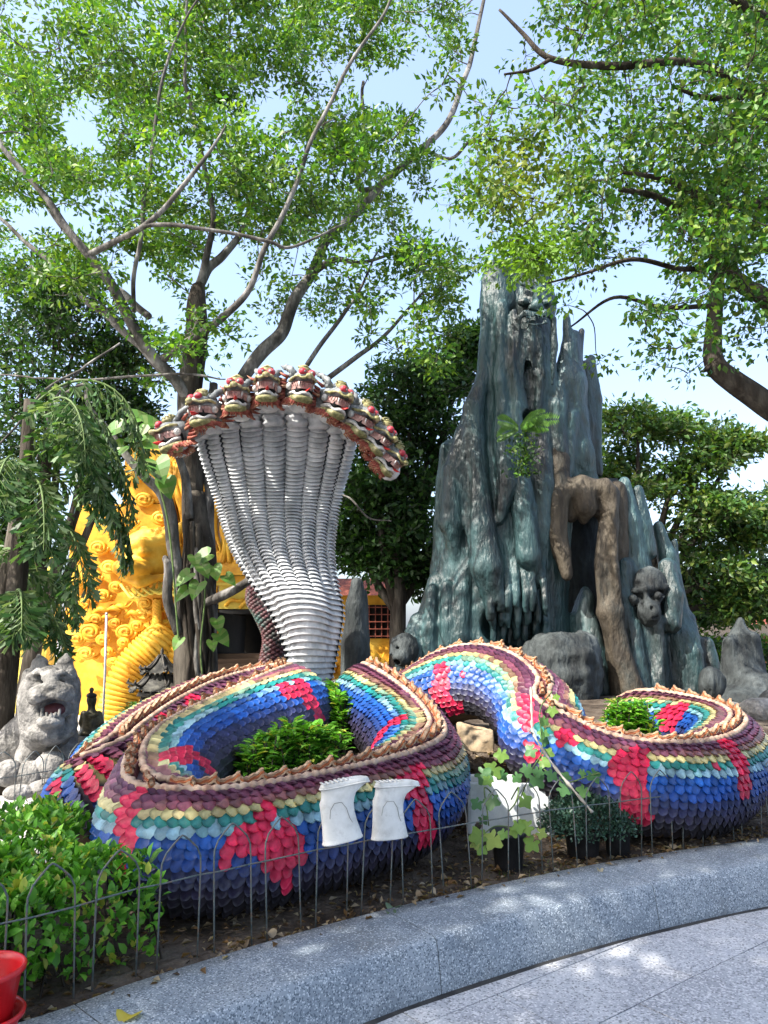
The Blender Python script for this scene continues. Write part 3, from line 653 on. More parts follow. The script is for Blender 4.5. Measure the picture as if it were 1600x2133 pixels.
        parts.append(('horn', mb, 'h_grey'))
        mb = MB(); mb.tube([(sgn * .075, -.150, .01), (sgn * .076, -.156, -.02), (sgn * .073, -.160, -.045)], [.010, .007, .001], 6); parts.append(('fang', mb, 'h_white'))
    mb = MB(); mb.ell((0, -.03, .16), (.07, .06, .04), 10, 7); mb.ell((0, .03, .19), (.045, .05, .035), 10, 7)
    for q in range(3): mb.tube([(-.06, -.05 + q * .035, .175 + q * .012), (0, -.06 + q * .035, .205 + q * .012), (.06, -.05 + q * .035, .175 + q * .012)], .012, 6)
    parts.append(('brow', mb, 'h_yellow'))
    mb = MB(); A = [(0, -.05, -.075), (.01, -.14, -.068), (.015, -.2, -.062), (.02, -.235, -.05)]; mb.tube(A, [.03, .026, .02, .004], 7, sq=.4); parts.append(('tongue', mb, 'h_red'))
    mes = []
    for nm, mb, mt in parts:
        o = mb.build(nm, M[mt]); me = o.data; bpy.data.objects.remove(o); mes.append((nm, me))
    return mes
HP = head_parts()
HEADS = [(362, 905, 7.10, -72, -14, .98), (425, 855, 6.98, -28, -6, 1.0), (493, 826, 6.92, 3, 0, 1.0), (556, 806, 6.90, 6, 0, 1.0), (628, 806, 6.92, 26, 6, 1.02), (698, 836, 6.98, 46, 18, 1.0), (748, 872, 7.08, 60, 26, .98), (785, 908, 7.16, 66, 32, .98), (808, 952, 7.24, 70, 38, .95)]
for k, (u, v, Y, yaw, roll, sc) in enumerate(HEADS):
    c = W(u, v, Y)
    # yaw: turn about z; roll: the head hangs down the curve of the hood
    R = Matrix.Rotation(math.radians(roll), 4, 'Y') @ Matrix.Rotation(math.radians(yaw), 4, 'Z') @ Matrix.Rotation(math.radians(4), 4, 'X')
    hd = link('head', HP[0][1]); hd.matrix_world = Matrix.Translation(c) @ R @ Matrix.Scale(sc * .94, 4); adopt(hd, serpent)
    for nm, me in HP[1:]: link(nm, me, hd)
    # neck from the top of its ridge to the head
    t = -1 + 2 * (k + .5) / 9; zz = zt - .06 - .10 * abs(t) ** 2
    a = hood_pt(zz, t, -.05); b = c + Vector((0, .25, -.06)); mid = (a + b) / 2 + Vector((0, .10, .07))
    pts = crom([a + Vector((0, .02, -.15)), a, mid, b, c + Vector((0, .12, -.03))], 8)
    MB().tube(pts, [.095 + .012 * (i % 3) for i in range(len(pts))], 12).build('neck', M['plate'], serpent)
# ------------------------------------------------------------------ sculpted stone: smooth unions of tapered limbs, meshed by surface nets
class Sculpt:
    def __init__(s, lo, hi, h):
        lo, hi = np.minimum(lo, hi), np.maximum(lo, hi); s.lo = np.array(lo, float); s.h = h; s.n = np.ceil((np.array(hi) - s.lo) / h).astype(int) + 1
        s.D = np.full(s.n, 1.0, np.float32)
    def _win(s, lo, hi, m):
        a = np.clip(np.floor((lo - m - s.lo) / s.h).astype(int), 0, s.n - 1); b = np.clip(np.ceil((hi + m - s.lo) / s.h).astype(int) + 1, 1, s.n)
        if (b <= a).any(): return None
        ax = [s.lo[i] + s.h * np.arange(a[i], b[i]) for i in range(3)]
        return (slice(a[0], b[0]), slice(a[1], b[1]), slice(a[2], b[2])), np.meshgrid(*ax, indexing='ij')
    def _mix(s, w, d, k, cut):
        c = s.D[w]
        if cut: c = -c
        h = np.maximum(k - np.abs(c - d), 0) / k; r = np.minimum(c, d) - h * h * k * .25
        if cut:
            h = np.maximum(k - np.abs(c - d), 0) / k; r = np.minimum(c, d) - h * h * k * .25; r = -r
        s.D[w] = r
    def cap(s, a, b, r0, r1, k=.06, sy=1.0, cut=False):
        a = np.array(a, float); b = np.array(b, float); R = max(r0, r1) * max(1, sy)
        q = s._win(np.minimum(a, b) - R, np.maximum(a, b) + R, k + .05)
        if q is None: return s
        w, (X, Y, Z) = q; ab = b - a; L2 = ab @ ab + 1e-9
        t = np.clip(((X - a[0]) * ab[0] + (Y - a[1]) * ab[1] + (Z - a[2]) * ab[2]) / L2, 0, 1)
        d = np.sqrt((X - a[0] - t * ab[0])**2 + ((Y - a[1] - t * ab[1]) / sy)**2 + (Z - a[2] - t * ab[2])**2) - (r0 + (r1 - r0) * t)
        s._mix(w, d, k, cut); return s
    def chain(s, pts, rad, k=.06, sy=1.0, cut=False):
        for i in range(len(pts) - 1): s.cap(pts[i], pts[i+1], rad[i], rad[i+1], k, sy, cut)
        return s
    def ell(s, c, r, k=.06, cut=False, rot=0.0):
        c = np.array(c, float); r = np.array(r, float); q = s._win(c - r.max(), c + r.max(), k + .05)
        if q is None: return s
        w, (X, Y, Z) = q; X = X - c[0]; Y = Y - c[1]; Z = Z - c[2]
        if rot: X, Z = X * math.cos(rot) + Z * math.sin(rot), Z * math.cos(rot) - X * math.sin(rot)
        g = np.sqrt((X / r[0])**2 + (Y / r[1])**2 + (Z / r[2])**2); d = (g - 1) * r.min()
        s._mix(w, d, k, cut); return s
    def build(s, name, mat_, parent=None, smooth=1, noise=((2.5, .02, .35), (8, .008, .6)), loc=None):
        D = s.D; D[0] = D[-1] = 1; D[:, 0] = D[:, -1] = 1; D[:, :, 0] = D[:, :, -1] = 1
        ins = D < 0; c = np.zeros(np.array(D.shape) - 1, int)
        corners = [(i, j, k) for i in (0, 1) for j in (0, 1) for k in (0, 1)]
        sl = lambda o: tuple(slice(o[i], D.shape[i] - 1 + o[i]) for i in range(3))
        for o in corners: c += ins[sl(o)]
        act = (c > 0) & (c < 8); idx = np.argwhere(act); ids = np.full(act.shape, -1); ids[act] = np.arange(len(idx))
        vals = {o: D[sl(o)][act] for o in corners}; P = np.zeros((len(idx), 3)); N = np.zeros(len(idx))
        for o in corners:
            for axx in range(3):
                if o[axx]: continue
                o2 = list(o); o2[axx] = 1; o2 = tuple(o2); da, db = vals[o], vals[o2]; m = (da < 0) != (db < 0)
                t = da[m] / (da[m] - db[m]); q = np.tile(np.array(o, float), (m.sum(), 1)); q[:, axx] += t; P[m] += q; N[m] += 1
        V = (P / N[:, None] + idx) * s.h + s.lo; F = []
        for axx in range(3):
            b, g = [(1, 2), (2, 0), (0, 1)][axx]
            s1 = [slice(1, -1)] * 3; s1[axx] = slice(0, -1); s2 = list(s1); s2[axx] = slice(1, None)
            A, B = ins[tuple(s1)], ins[tuple(s2)]; e = np.argwhere(A != B); fl = A[A != B]
            off = np.ones(3, int); off[axx] = 0; e = e + off
            qd = []
            for db, dg in ((1, 1), (0, 1), (0, 0), (1, 0)):
                w = e.copy(); w[:, b] -= db; w[:, g] -= dg; qd.append(ids[w[:, 0], w[:, 1], w[:, 2]])
            Q = np.stack(qd, 1); Q[~fl] = Q[~fl][:, ::-1]; F.append(Q)
        F = np.vstack(F); F = F[(F >= 0).all(1)]
        E = np.vstack([F[:, [0, 1]], F[:, [1, 2]], F[:, [2, 3]], F[:, [3, 0]]])
        for _ in range(smooth):
            A = np.zeros_like(V); n = np.zeros(len(V)); np.add.at(A, E[:, 0], V[E[:, 1]]); np.add.at(A, E[:, 1], V[E[:, 0]]); np.add.at(n, E[:, 0], 1); np.add.at(n, E[:, 1], 1)
            V = .45 * V + .55 * A / np.maximum(n, 1)[:, None]
        fn = np.cross(V[F[:, 2]] - V[F[:, 0]], V[F[:, 3]] - V[F[:, 1]]); vn = np.zeros_like(V)
        for k in range(4): np.add.at(vn, F[:, k], fn)
        vn /= np.linalg.norm(vn, axis=1)[:, None] + 1e-9
        for f, a, zs in noise: V = V + vn * (vnoise(V * np.array([f, f, f * zs]), int(f * 10)) * a)[:, None]
        return npmesh(name, V, F, mat_, parent, smooth=True)
def span(fn, u0, u1, v0, v1, d0, d1):
    P = np.array([np.array(fn(u, v, d)) for u in (u0, u1) for v in (v0, v1) for d in (d0, d1)]); return P.min(0), P.max(0)
# ------------------------------------------------------------------ the carved rock tower
RY = 10.4; PXM = RY / FPX
def S(u, v, d=0.0): return np.array(W(u, v, RY + d))
rock_t = thing('carved_rock_tower', tuple(S(1130, 1455)), 'tall carved rock tower of teal folds with bearded face, ape head and brown arch', 'rock sculpture')
sc = Sculpt(S(800, 1480, -1.3) * np.array([1, 1, 1]) + np.array([0, 0, -.25]), np.array([S(1560, 520)[0], RY + 1.7, S(1000, 520)[2] + .1]), .028)
def folds(rows, k=.07, sy=1.0, tgt=None, dd=0.0):
    for pts in rows:
        P = [S(u, v, d + dd) for u, v, d, r in pts]; R = [r * PXM for *_, r in pts]; (tgt or sc).chain(P, R, k, sy)
folds([  # the big masses
    [(1038, 572, .25, 34), (1038, 640, .25, 36), (1040, 800, .25, 42), (1030, 1100, .35, 70), (1020, 1420, .35, 85)],
    [(1112, 566, .25, 34), (1114, 640, .25, 38), (1112, 800, .25, 40), (1100, 1100, .35, 66), (1090, 1420, .45, 80)],
    [(985, 860, .3, 22), (962, 1000, .3, 42), (958, 1400, .3, 60)],
    [(935, 930, .45, 14), (927, 1100, .45, 24), (918, 1400, .45, 38)],
    [(1165, 840, .4, 38), (1150, 1000, .45, 46), (1130, 1200, .4, 50), (1120, 1400, .5, 60)],
    [(1195, 700, .35, 14), (1188, 800, .35, 34), (1200, 950, .45, 36), (1215, 1000, .5, 30)]], .16, 1.0, None, -.12)
folds([  # draped folds down the front
    [(1012, 640, -.02, 10), (1008, 790, -.04, 16), (988, 850, -.10, 24), (988, 960, -.18, 28), (1000, 1100, -.30, 31), (1012, 1180, -.34, 32), (1030, 1250, -.32, 18)],
    [(1046, 640, -.12, 15), (1043, 800, -.14, 20), (1048, 900, -.2, 22), (1056, 1010, -.3, 20), (1040, 1085, -.34, 8)],
    [(1072, 650, -.2, 9), (1068, 760, -.22, 12), (1078, 850, -.24, 13), (1078, 960, -.26, 13), (1092, 1060, -.3, 22), (1104, 1160, -.32, 22), (1120, 1215, -.24, 10)],
    [(962, 900, .0, 16), (948, 980, -.1, 26), (940, 1090, -.12, 28), (950, 1160, -.10, 12)],
    [(925, 930, .2, 9), (917, 1000, .16, 12), (912, 1090, .16, 12), (922, 1180, .16, 8)],
    [(975, 1150, -.1, 12), (962, 1230, -.16, 18), (955, 1330, -.16, 24), (950, 1430, -.16, 27)],
    [(1128, 920, -.05, 18), (1132, 1010, -.14, 22), (1128, 1100, -.16, 18), (1136, 1180, -.14, 9)],
    [(1105, 900, -.1, 8), (1110, 1000, -.12, 10), (1090, 1130, -.2, 8)],
    [(1032, 1100, -.2, 8), (1045, 1200, -.26, 11), (1062, 1255, -.26, 8)],
    [(1180, 660, .2, 6), (1186, 720, .16, 14), (1170, 800, .1, 16), (1158, 850, .0, 20), (1165, 940, -.02, 16), (1178, 1000, -.02, 9)],
    [(1212, 690, .3, 8), (1206, 780, .22, 13), (1212, 880, .2, 15), (1204, 960, .18, 9), (1196, 1000, .18, 6)],
    [(1232, 748, .5, 12), (1240, 830, .5, 15), (1238, 920, .5, 14), (1246, 985, .45, 8)],
    [(1222, 760, .45, 14), (1226, 880, .45, 16), (1222, 980, .4, 9)],
    [(1190, 870, .05, 14), (1184, 930, .02, 11), (1188, 985, .02, 5)],
    [(1138, 640, -.02, 8), (1142, 740, .02, 10), (1150, 820, .02, 13)],
    [(1092, 690, -.2, 8), (1086, 800, -.2, 10), (1098, 880, -.2, 10)],
    [(1122, 690, -.2, 8), (1126, 780, -.18, 10), (1118, 870, -.15, 8)],
    [(1108, 675, -.22, 10), (1106, 730, -.22, 9), (1110, 780, -.2, 4)],
    [(1014, 585, .05, 12), (1012, 700, .05, 14)], [(1075, 562, .2, 30), (1075, 640, .2, 30)],
    [(1060, 570, .2, 18), (1052, 620, .0, 14)],
    # right hand group
    [(1300, 1005, .25, 9), (1312, 1090, .2, 22), (1322, 1200, .25, 36), (1330, 1330, .3, 55), (1335, 1440, .3, 64)],
    [(1330, 1020, .3, 8), (1340, 1100, .22, 17), (1350, 1150, .2, 15)],
    [(1372, 1095, .5, 10), (1392, 1160, .45, 20), (1405, 1250, .4, 28), (1420, 1330, .35, 40), (1425, 1440, .35, 44)],
    [(1405, 1130, .6, 8), (1412, 1220, .5, 14)],
    [(1440, 1285, .3, 14), (1442, 1360, .2, 24), (1446, 1440, .2, 30)],
    [(1300, 1180, .05, 20), (1296, 1240, .0, 20), (1304, 1300, -.02, 18)], [(1392, 1180, .15, 18), (1402, 1240, .05, 22), (1398, 1300, .0, 20)],
    [(1318, 1300, -.05, 14), (1322, 1380, -.1, 22), (1330, 1440, -.1, 30)],
    [(1366, 1290, -.05, 16), (1378, 1360, -.06, 16), (1372, 1440, -.1, 24)],
    [(1470, 1340, .35, 18), (1482, 1440, .35, 30)],
    # column inside the cave mouth
    [(1196, 1180, .35, 12), (1206, 1250, .25, 24), (1215, 1330, .2, 22), (1240, 1440, .1, 30)],
    [(1230, 1290, .1, 10), (1246, 1360, .05, 13), (1262, 1440, .0, 20)],
    [(1172, 1220, .3, 13), (1180, 1290, .3, 8)],
    # left foot
    [(915, 1215, .1, 24), (900, 1300, .05, 34), (895, 1420, .05, 42)],
    [(930, 1220, -.15, 12), (932, 1300, -.2, 14), (928, 1420, -.2, 20)],
    [(900, 1225, -.1, 9), (895, 1310, -.18, 13), (890, 1420, -.2, 18)],
    [(868, 1290, .0, 14), (856, 1350, -.1, 26), (850, 1420, -.1, 34)]], .040)
# cave, hollow behind the drips, socket under the beard
sc.chain([S(1212, 1115, -.9), S(1206, 1200, -.9), S(1192, 1270, -.9)], [19 * PXM, 26 * PXM, 20 * PXM], .05, 3.0, True)
sc.chain([S(1212, 1115, .2), S(1206, 1200, .2), S(1192, 1270, .2)], [19 * PXM, 24 * PXM, 12 * PXM], .05, 2.4, True)
sc.ell(S(1080, 1300, -.42), (.52, .62, .36), .04, True, .15); sc.ell(S(1085, 1335, -.3), (.40, .5, .22), .04, True, .1)
sc.ell(S(1104, 872, -.16), (.11, .3, .12), .04, True)
sc.chain([S(1398, 1310, -.2), S(1400, 1450, -.2)], [11 * PXM, 13 * PXM], .04, 2.0, True)
sc.chain([S(1022, 800, -.38), S(1022, 900, -.46), S(1024, 1000, -.5), S(1036, 1090, -.56)], [4 * PXM, 6 * PXM, 7 * PXM, 4 * PXM], .02, 2.0, True); sc.chain([S(1060, 700, -.34), S(1058, 840, -.38), S(1066, 930, -.44)], [4 * PXM, 5 * PXM, 4 * PXM], .02, 2.0, True); sc.chain([S(1068, 1090, -.55), S(1075, 1200, -.55)], [4 * PXM, 6 * PXM], .02, 2.0, True)
sc.chain([S(1118, 960, -.4), S(1112, 1060, -.42), S(1128, 1130, -.4)], [6 * PXM, 8 * PXM, 4 * PXM], .03, 1.6, True)
sc.chain([S(974, 900, -.3), S(970, 1060, -.35), S(980, 1160, -.35)], [4 * PXM, 7 * PXM, 4 * PXM], .03, 1.6, True)
rr = random.Random(5)
for row, (v0, n) in enumerate(((1262, 7), (1286, 7), (1312, 6), (1332, 5))):      # stone drips hanging in the hollow
    for q in range(n):
        u = 1018 + q * (132 / n) + row * 5 + rr.uniform(-4, 4); v = v0 - 12 + rr.uniform(-10, 8) - (u - 1018) * .06; l = rr.uniform(30, 46); d = -.40 + row * .13
        sc.chain([S(u - 6, v - 75, d + .22), S(u - 2, v - 35, d + .06)], [9 * PXM, 7 * PXM] if row == 0 else [6 * PXM, 4 * PXM], .03); sc.chain([S(u - 2, v - 35, d + .06), S(u + 1, v, d), S(u + rr.uniform(-2, 3), v + l * .6, d), S(u + rr.uniform(-3, 4), v + l, d + .01)], [6.5 * PXM, 6.5 * PXM, 5 * PXM, 1.8 * PXM], .010)
# bearded face near the top
sc.ell(S(1117, 636, -0.27), (.085, .10, .10), .04); sc.ell(S(1117, 612, -0.21), (.05, .08, .12), .04)
for sgn in (-1, 1):
    sc.ell(S(1117 + sgn * 11, 641, -0.27), (.05, .06, .045), .03); sc.ell(S(1117 + sgn * 26, 630, -0.17), (.10, .07, .07), .04)
    sc.chain([S(1117 + sgn * 6, 654, -0.33), S(1117 + sgn * 24, 652, -0.31), S(1117 + sgn * 36, 664, -0.27), S(1117 + sgn * 38, 720, -0.23), S(1117 + sgn * 33, 800, -0.21)], [7 * PXM, 9 * PXM, 8 * PXM, 7 * PXM, 3 * PXM], .025)
    sc.chain([S(1117 + sgn * 8, 597, -0.23), S(1117 + sgn * 30, 590, -0.17)], [6 * PXM, 5 * PXM], .03); sc.ell(S(1117 + sgn * 19, 609, -0.19), (.032, .04, .02), .015, True)
for q in range(6): sc.ell(S(1098 + q * 8, 661, -0.36), (.025, .03, .035), .012)
sc.chain([S(1095, 672, -0.33), S(1117, 677, -0.36), S(1140, 672, -0.33)], [4.5 * PXM] * 3, .02); sc.chain([S(1097, 668, -0.43), S(1138, 668, -0.43)], [2 * PXM] * 2, .015, 1, True)
sc.build('rock_mass', M['rock'], rock_t, 1, ((1.6, .04, .35), (4.5, .016, .5), (12, .006, .6), (24, .004, .8)))
# dark back slab, and a roof slab added to keep light out of the cave
bk = MB(); bk.box(S(1215, 1225, 1.25), (1.1, .5, 3.4)); bk.box(S(1215, 1040, .75), (1.1, 1.0, .3)); bk.build('dark_cave_backing', M['rock_stain'], rock_t)
# brown arch
sb = Sculpt(S(1120, 1460, -.9) + np.array([0, 0, -.1]), np.array([S(1340, 900)[0], RY + .9, S(1200, 930)[2]]), .03)
folds([[(1170, 1030, -.1, 27), (1210, 1014, -.12, 24), (1250, 1020, -.1, 27), (1266, 1050, -.08, 24)],
    [(1162, 950, .0, 22), (1160, 1040, -.10, 28), (1158, 1110, -.14, 22), (1170, 1150, -.18, 16), (1180, 1198, -.2, 9)],
    [(1146, 990, .1, 20), (1144, 1080, .0, 22), (1150, 1170, -.02, 12)],
    [(1216, 1030, -.16, 24), (1220, 1058, -.14, 26), (1218, 1082, -.10, 12)],
    [(1196, 1030, -.05, 20), (1190, 1075, -.05, 12)], [(1240, 1030, -.05, 20), (1246, 1080, -.05, 12)],
    [(1268, 1030, -.08, 24), (1264, 1100, -.1, 24), (1258, 1180, -.12, 20), (1264, 1245, -.14, 19), (1270, 1275, -.20, 26), (1282, 1330, -.2, 20), (1306, 1440, -.25, 32)],
    [(1284, 1020, .1, 18), (1286, 1120, .1, 20), (1284, 1240, .05, 20), (1304, 1440, .0, 32)],
    [(1250, 1090, -.2, 7), (1246, 1180, -.22, 8), (1252, 1260, -.24, 7)], [(1274, 1060, -.24, 8), (1278, 1180, -.24, 9), (1290, 1300, -.26, 9), (1318, 1420, -.34, 10)]], .03, 1.0, sb)
sb.build('brown_arch', M['rock_brown'], rock_t, 1, ((2, .04, .3), (6, .03, .2), (14, .012, .4)))
# ape head
AD = .16
sh = Sculpt(S(1290, 1320, -.75), S(1410, 1170, .55), .015)
sh.ell(S(1346, 1222, -.02 + AD), (.30, .30, .30), .06); sh.ell(S(1350, 1276, -.20 + AD), (.165, .26, .20), .05)
sh.chain([S(1308, 1236, -.20 + AD), S(1345, 1226, -.30 + AD), S(1386, 1222, -.22 + AD)], [8 * PXM, 9 * PXM, 8 * PXM], .02)
for u, v in ((1319, 1248), (1371, 1241)):
    sh.ell(S(u, v, -.25 + AD), (.105, .06, .085), .03, True); sh.ell(S(u, v, -.285 + AD), (.062, .06, .058), .004); 
    sh.chain([S(u - 13, v + 3, -.24 + AD), S(u, v + 11, -.27 + AD), S(u + 13, v + 1, -.24 + AD)], [2.2 * PXM] * 3, .015)
sh.chain([S(1346, 1240, -.30 + AD), S(1350, 1262, -.36 + AD)], [5 * PXM, 9 * PXM], .04)
for sgn in (-1, 1): sh.ell(S(1350 + sgn * 8, 1267, -.44 + AD), (.02, .05, .03), .01, True); sh.chain([S(1330 + (sgn + 1) * 20, 1250, -.24 + AD), S(1338 + (sgn + 1) * 13, 1275, -.32 + AD), S(1346 + (sgn + 1) * 4, 1298, -.32 + AD)], [6 * PXM, 7 * PXM, 4 * PXM], .03)
sh.chain([S(1334, 1287, -.42 + AD), S(1352, 1292, -.44 + AD), S(1368, 1284, -.42 + AD)], [2.2 * PXM] * 3, .01, 1, True)
sh.ell(S(1303, 1245, .05 + AD), (.05, .08, .10), .03); sh.ell(S(1391, 1235, .05 + AD), (.05, .08, .10), .03)
sh.build('ape_head', M['rock_stain'], rock_t, 0, ((5, .014, .6), (16, .006, 1)))
# rough mound in front and the beast head at the left foot
sm = Sculpt(*span(S, 1085, 1270, 1285, 1470, -1.1, .4), .03)
sm.ell(S(1178, 1400, -.55), (.42, .45, .55), .1); sm.ell(S(1150, 1385, -.5), (.40, .4, .36), .1); sm.ell(S(1195, 1360, -.4), (.26, .3, .28), .1); sm.ell(S(1215, 1420, -.5), (.2, .3, .4), .1)
sm.build('rough_mound', M['rock_stain'], rock_t, 1, ((2.5, .10, .7), (7, .05, 1), (18, .018, 1)))
sf = Sculpt(*span(S, 795, 895, 1300, 1415, -.9, .3), .02)
sf.ell(S(842, 1352, -.25), (.20, .25, .22), .06); sf.ell(S(836, 1372, -.42), (.12, .14, .11), .05); sf.ell(S(828, 1378, -.48), (.05, .08, .04), .02, True)
for q in range(5): sf.chain([S(818 + q * 12, 1330, -.3), S(814 + q * 11, 1362, -.44)], [3 * PXM, 4 * PXM], .02)
sf.ell(S(830, 1350, -.44), (.03, .03, .02), .01, True); sf.ell(S(852, 1349, -.44), (.03, .03, .02), .01, True)
sf.build('beast_head', M['rock_stain'], rock_t, 1, ((6, .015, .6), (16, .005, 1)))
# ------------------------------------------------------------------ stone tiger on its rocks
TY = 6.9; tp = TY / FPX
def T(u, v, d=0.0): return np.array(W(u, v, TY + d))
tiger = thing('stone_tiger', (T(90, 1600)[0], TY, .2), 'grey stone tiger statue roaring with open mouth at the left edge', 'tiger statue')
st = Sculpt(np.array([T(-110, 1600)[0], TY - .75, .05]), np.array([T(200, 1400)[0], TY + 1.0, T(100, 1345)[2]]), .015)
st.ell(T(102, 1462, .02), (.245, .33, .29), .08); st.ell(T(106, 1424, .05), (.225, .28, .155), .06); st.ell(T(100, 1505, .0), (.215, .29, .26), .08)
for u, v in ((82, 1364), (135, 1365)): st.chain([T(u, v + 36, .0), T(u, v + 18, .0), T(u + (2 if u > 100 else -2), v, .04)], [19 * tp, 15 * tp, 4 * tp], .02, .7); st.ell(T(u, v + 20, -.10), (.03, .06, .05), .02, True)
for sgn, u, v in ((-1, 88, 1447), (1, 128, 1445)):
    st.ell(T(u, v, -.33), (.112, .13, .088), .015); st.chain([T(u - 2 * sgn, v + 14, -.39), T(u - 3 * sgn, v + 27, -.40)], [5 * tp, 1.5 * tp], .01)
    st.chain([T(102 + sgn * 36, 1432, -.24), T(102 + sgn * 45, 1470, -.2), T(102 + sgn * 43, 1520, -.16), T(102 + sgn * 34, 1545, -.1)], [6 * tp, 8 * tp, 8 * tp, 6 * tp], .03)
    st.chain([T(102 + sgn * 46, 1400, .0), T(102 + sgn * 54, 1450, .05), T(102 + sgn * 50, 1510, .08), T(102 + sgn * 40, 1555, .1)], [7 * tp, 9 * tp, 9 * tp, 7 * tp], .04)
    st.chain([T(104 + sgn * 8, 1413, -.30), T(104 + sgn * 26, 1402, -.27), T(104 + sgn * 42, 1410, -.2)], [7 * tp, 8 * tp, 6 * tp], .02)
    st.ell(T(104 + sgn * 27, 1414, -.29), (.065, .07, .030), .008, True, -.35 * sgn); st.ell(T(104 + sgn * 27, 1414, -.235), (.036, .04, .026), .004)
    for q in range(3): st.chain([T(104 + sgn * (14 + q * 8), 1392 - q * 2, -.24 + q * .03), T(104 + sgn * (34 + q * 8), 1384 + q * 3, -.16 + q * .04)], [3 * tp] * 2, .012, 2, True)
st.chain([T(106, 1405, -.30), T(107, 1424, -.38)], [10 * tp, 11 * tp], .05); st.ell(T(107, 1430, -.42), (.06, .05, .028), .015)
st.ell(T(106, 1480, -.40), (.165, .30, .105), .02, True); st.ell(T(106, 1503, -.33), (.10, .12, .05), .02); st.ell(T(104, 1527, -.22), (.16, .17, .10), .05)
for q in range(5): st.chain([T(88 + q * 9, 1490, -.40 + .012 * abs(q - 2)), T(88 + q * 9, 1484 - (8 if q in (0, 4) else 0), -.40 + .012 * abs(q - 2))], [3.5 * tp, 1.5 * tp], .01)
st.chain([T(92, 1490, .3), T(50, 1540, .4), T(-30, 1580, .5)], [40 * tp, 42 * tp, 46 * tp], .1); st.ell(T(-50, 1565, .55), (.36, .45, .30), .1)
st.chain([T(70, 1530, .1), T(58, 1580, .0), T(52, 1625, -.05)], [24 * tp, 21 * tp, 20 * tp], .05); st.chain([T(138, 1530, .15), T(143, 1580, .05), T(140, 1625, .0)], [22 * tp, 18 * tp, 19 * tp], .05)
st.build('body', M['stone'], tiger, 1, ((6, .012, .8), (18, .008, 1), (40, .003, 1)))
mo = MB(); mo.ell(T(106, 1480, -.12), (.13, .12, .08), 10, 7); mo.build('mouth', M['maroon_trim'], tiger)
def boulder(c, r, mt, label, group=None, name='boulder', seed=0, nz=.16):
    c = np.array(c); r = np.array(r); h = max(r.max() / 16, .012); b = Sculpt(c - r * 1.3, c + r * 1.3, h); q = random.Random(seed + int(c[0] * 100))
    b.ell(c, r * .85, r.min() * .3)
    for _ in range(5):
        d = np.array([q.uniform(-1, 1), q.uniform(-1, 1), q.uniform(-.8, .8)]); b.ell(c + d * r * .42, r * q.uniform(.4, .6), r.min() * .3)
    for _ in range(4):
        d = np.array([q.uniform(-1, 1), q.uniform(-1, .4), q.uniform(-.3, 1)]); d /= np.linalg.norm(d); b.ell(c + d * r * 1.45, r * .6, r.min() * .12, True)
    m = r.min(); o = b.build(name, mt, None, 1, ((1.5 / m * .6, m * nz * .6, 1), (4 / m * .6, m * .04, 1)))
    return tag(o, label, 'rock', group)
for k, (u, v, d, rx, rz, lb) in enumerate([(18, 1612, -.35, 30, 30, 'rough pale rock below the tiger, leftmost at the photo edge'), (62, 1615, -.3, 34, 34, 'pale rounded rock with grey lichen below the chest of the tiger'), (104, 1598, -.25, 36, 36, 'largest sunlit pale rock beneath the roaring mouth of the tiger'), (138, 1622, -.15, 28, 26, 'pale rock between the tiger paw and the serpent tail coil'), (40, 1650, -.6, 34, 16, 'low flat pale rock on the sunlit path before the tiger'), (92, 1644, -.5, 36, 20, 'low sunlit rock in front of the tiger rocks, nearest the serpent')]):
    boulder(T(u, v, d), (rx * tp, rx * tp * .9, rz * tp), M['stone_pale'], lb, 'rocks under the stone tiger', seed=k)
# ------------------------------------------------------------------ little bronze figure seen from behind
BY = 7.6; bp = BY / FPX
def B(u, v, d=0.0): return np.array(W(u, v, BY + d))
fig = thing('seated_figure', (B(190, 1535)[0], BY, .3), 'small dark bronze figure with topknot seen from behind beside tiger', 'statue')
sb2 = Sculpt(*span(B, 160, 225, 1425, 1548, -.25, .25), .0105)
sb2.ell(B(191, 1458, 0), (.048, .05, .062), .02)
sb2.chain([B(191, 1470, 0), B(190, 1485, 0)], [7 * bp, 8 * bp], .02); sb2.ell(B(191, 1492, 0), (.085, .06, .05), .03); sb2.ell(B(190, 1510, 0), (.09, .075, .10), .04)
sb2.chain([B(174, 1486, 0), B(171, 1505, -.01), B(176, 1522, .05)], [6 * bp, 6 * bp, 5 * bp], .02); sb2.chain([B(207, 1486, 0), B(211, 1505, -.01), B(206, 1522, .05)], [6 * bp, 6 * bp, 5 * bp], .02)
sb2.ell(B(191, 1528, .02), (.125, .12, .055), .04); sb2.chain([B(176, 1486, -.05), B(191, 1493, -.075), B(206, 1486, -.05)], [2.5 * bp] * 3, .01)
sb2.build('robed_body', M['bronze'], fig, 1, ((25, .004, .3),))
hb = Sculpt(*span(B, 176, 207, 1425, 1458, -.15, .15), .007); hb.ell(B(191, 1449, -.01), (.05, .052, .03), .02); hb.ell(B(191, 1437, -.01), (.024, .024, .026), .01); hb.build('hair_knot', M['iron'], fig, 1, ((30, .003, 1),))
pl = MB(); pl.box((B(190, 1535)[0], BY, (B(190, 1533)[2] + .1) / 2), (.34, .34, B(190, 1533)[2] - .1 + .02)); pl.build('plinth', M['stone'], fig, smooth=False)
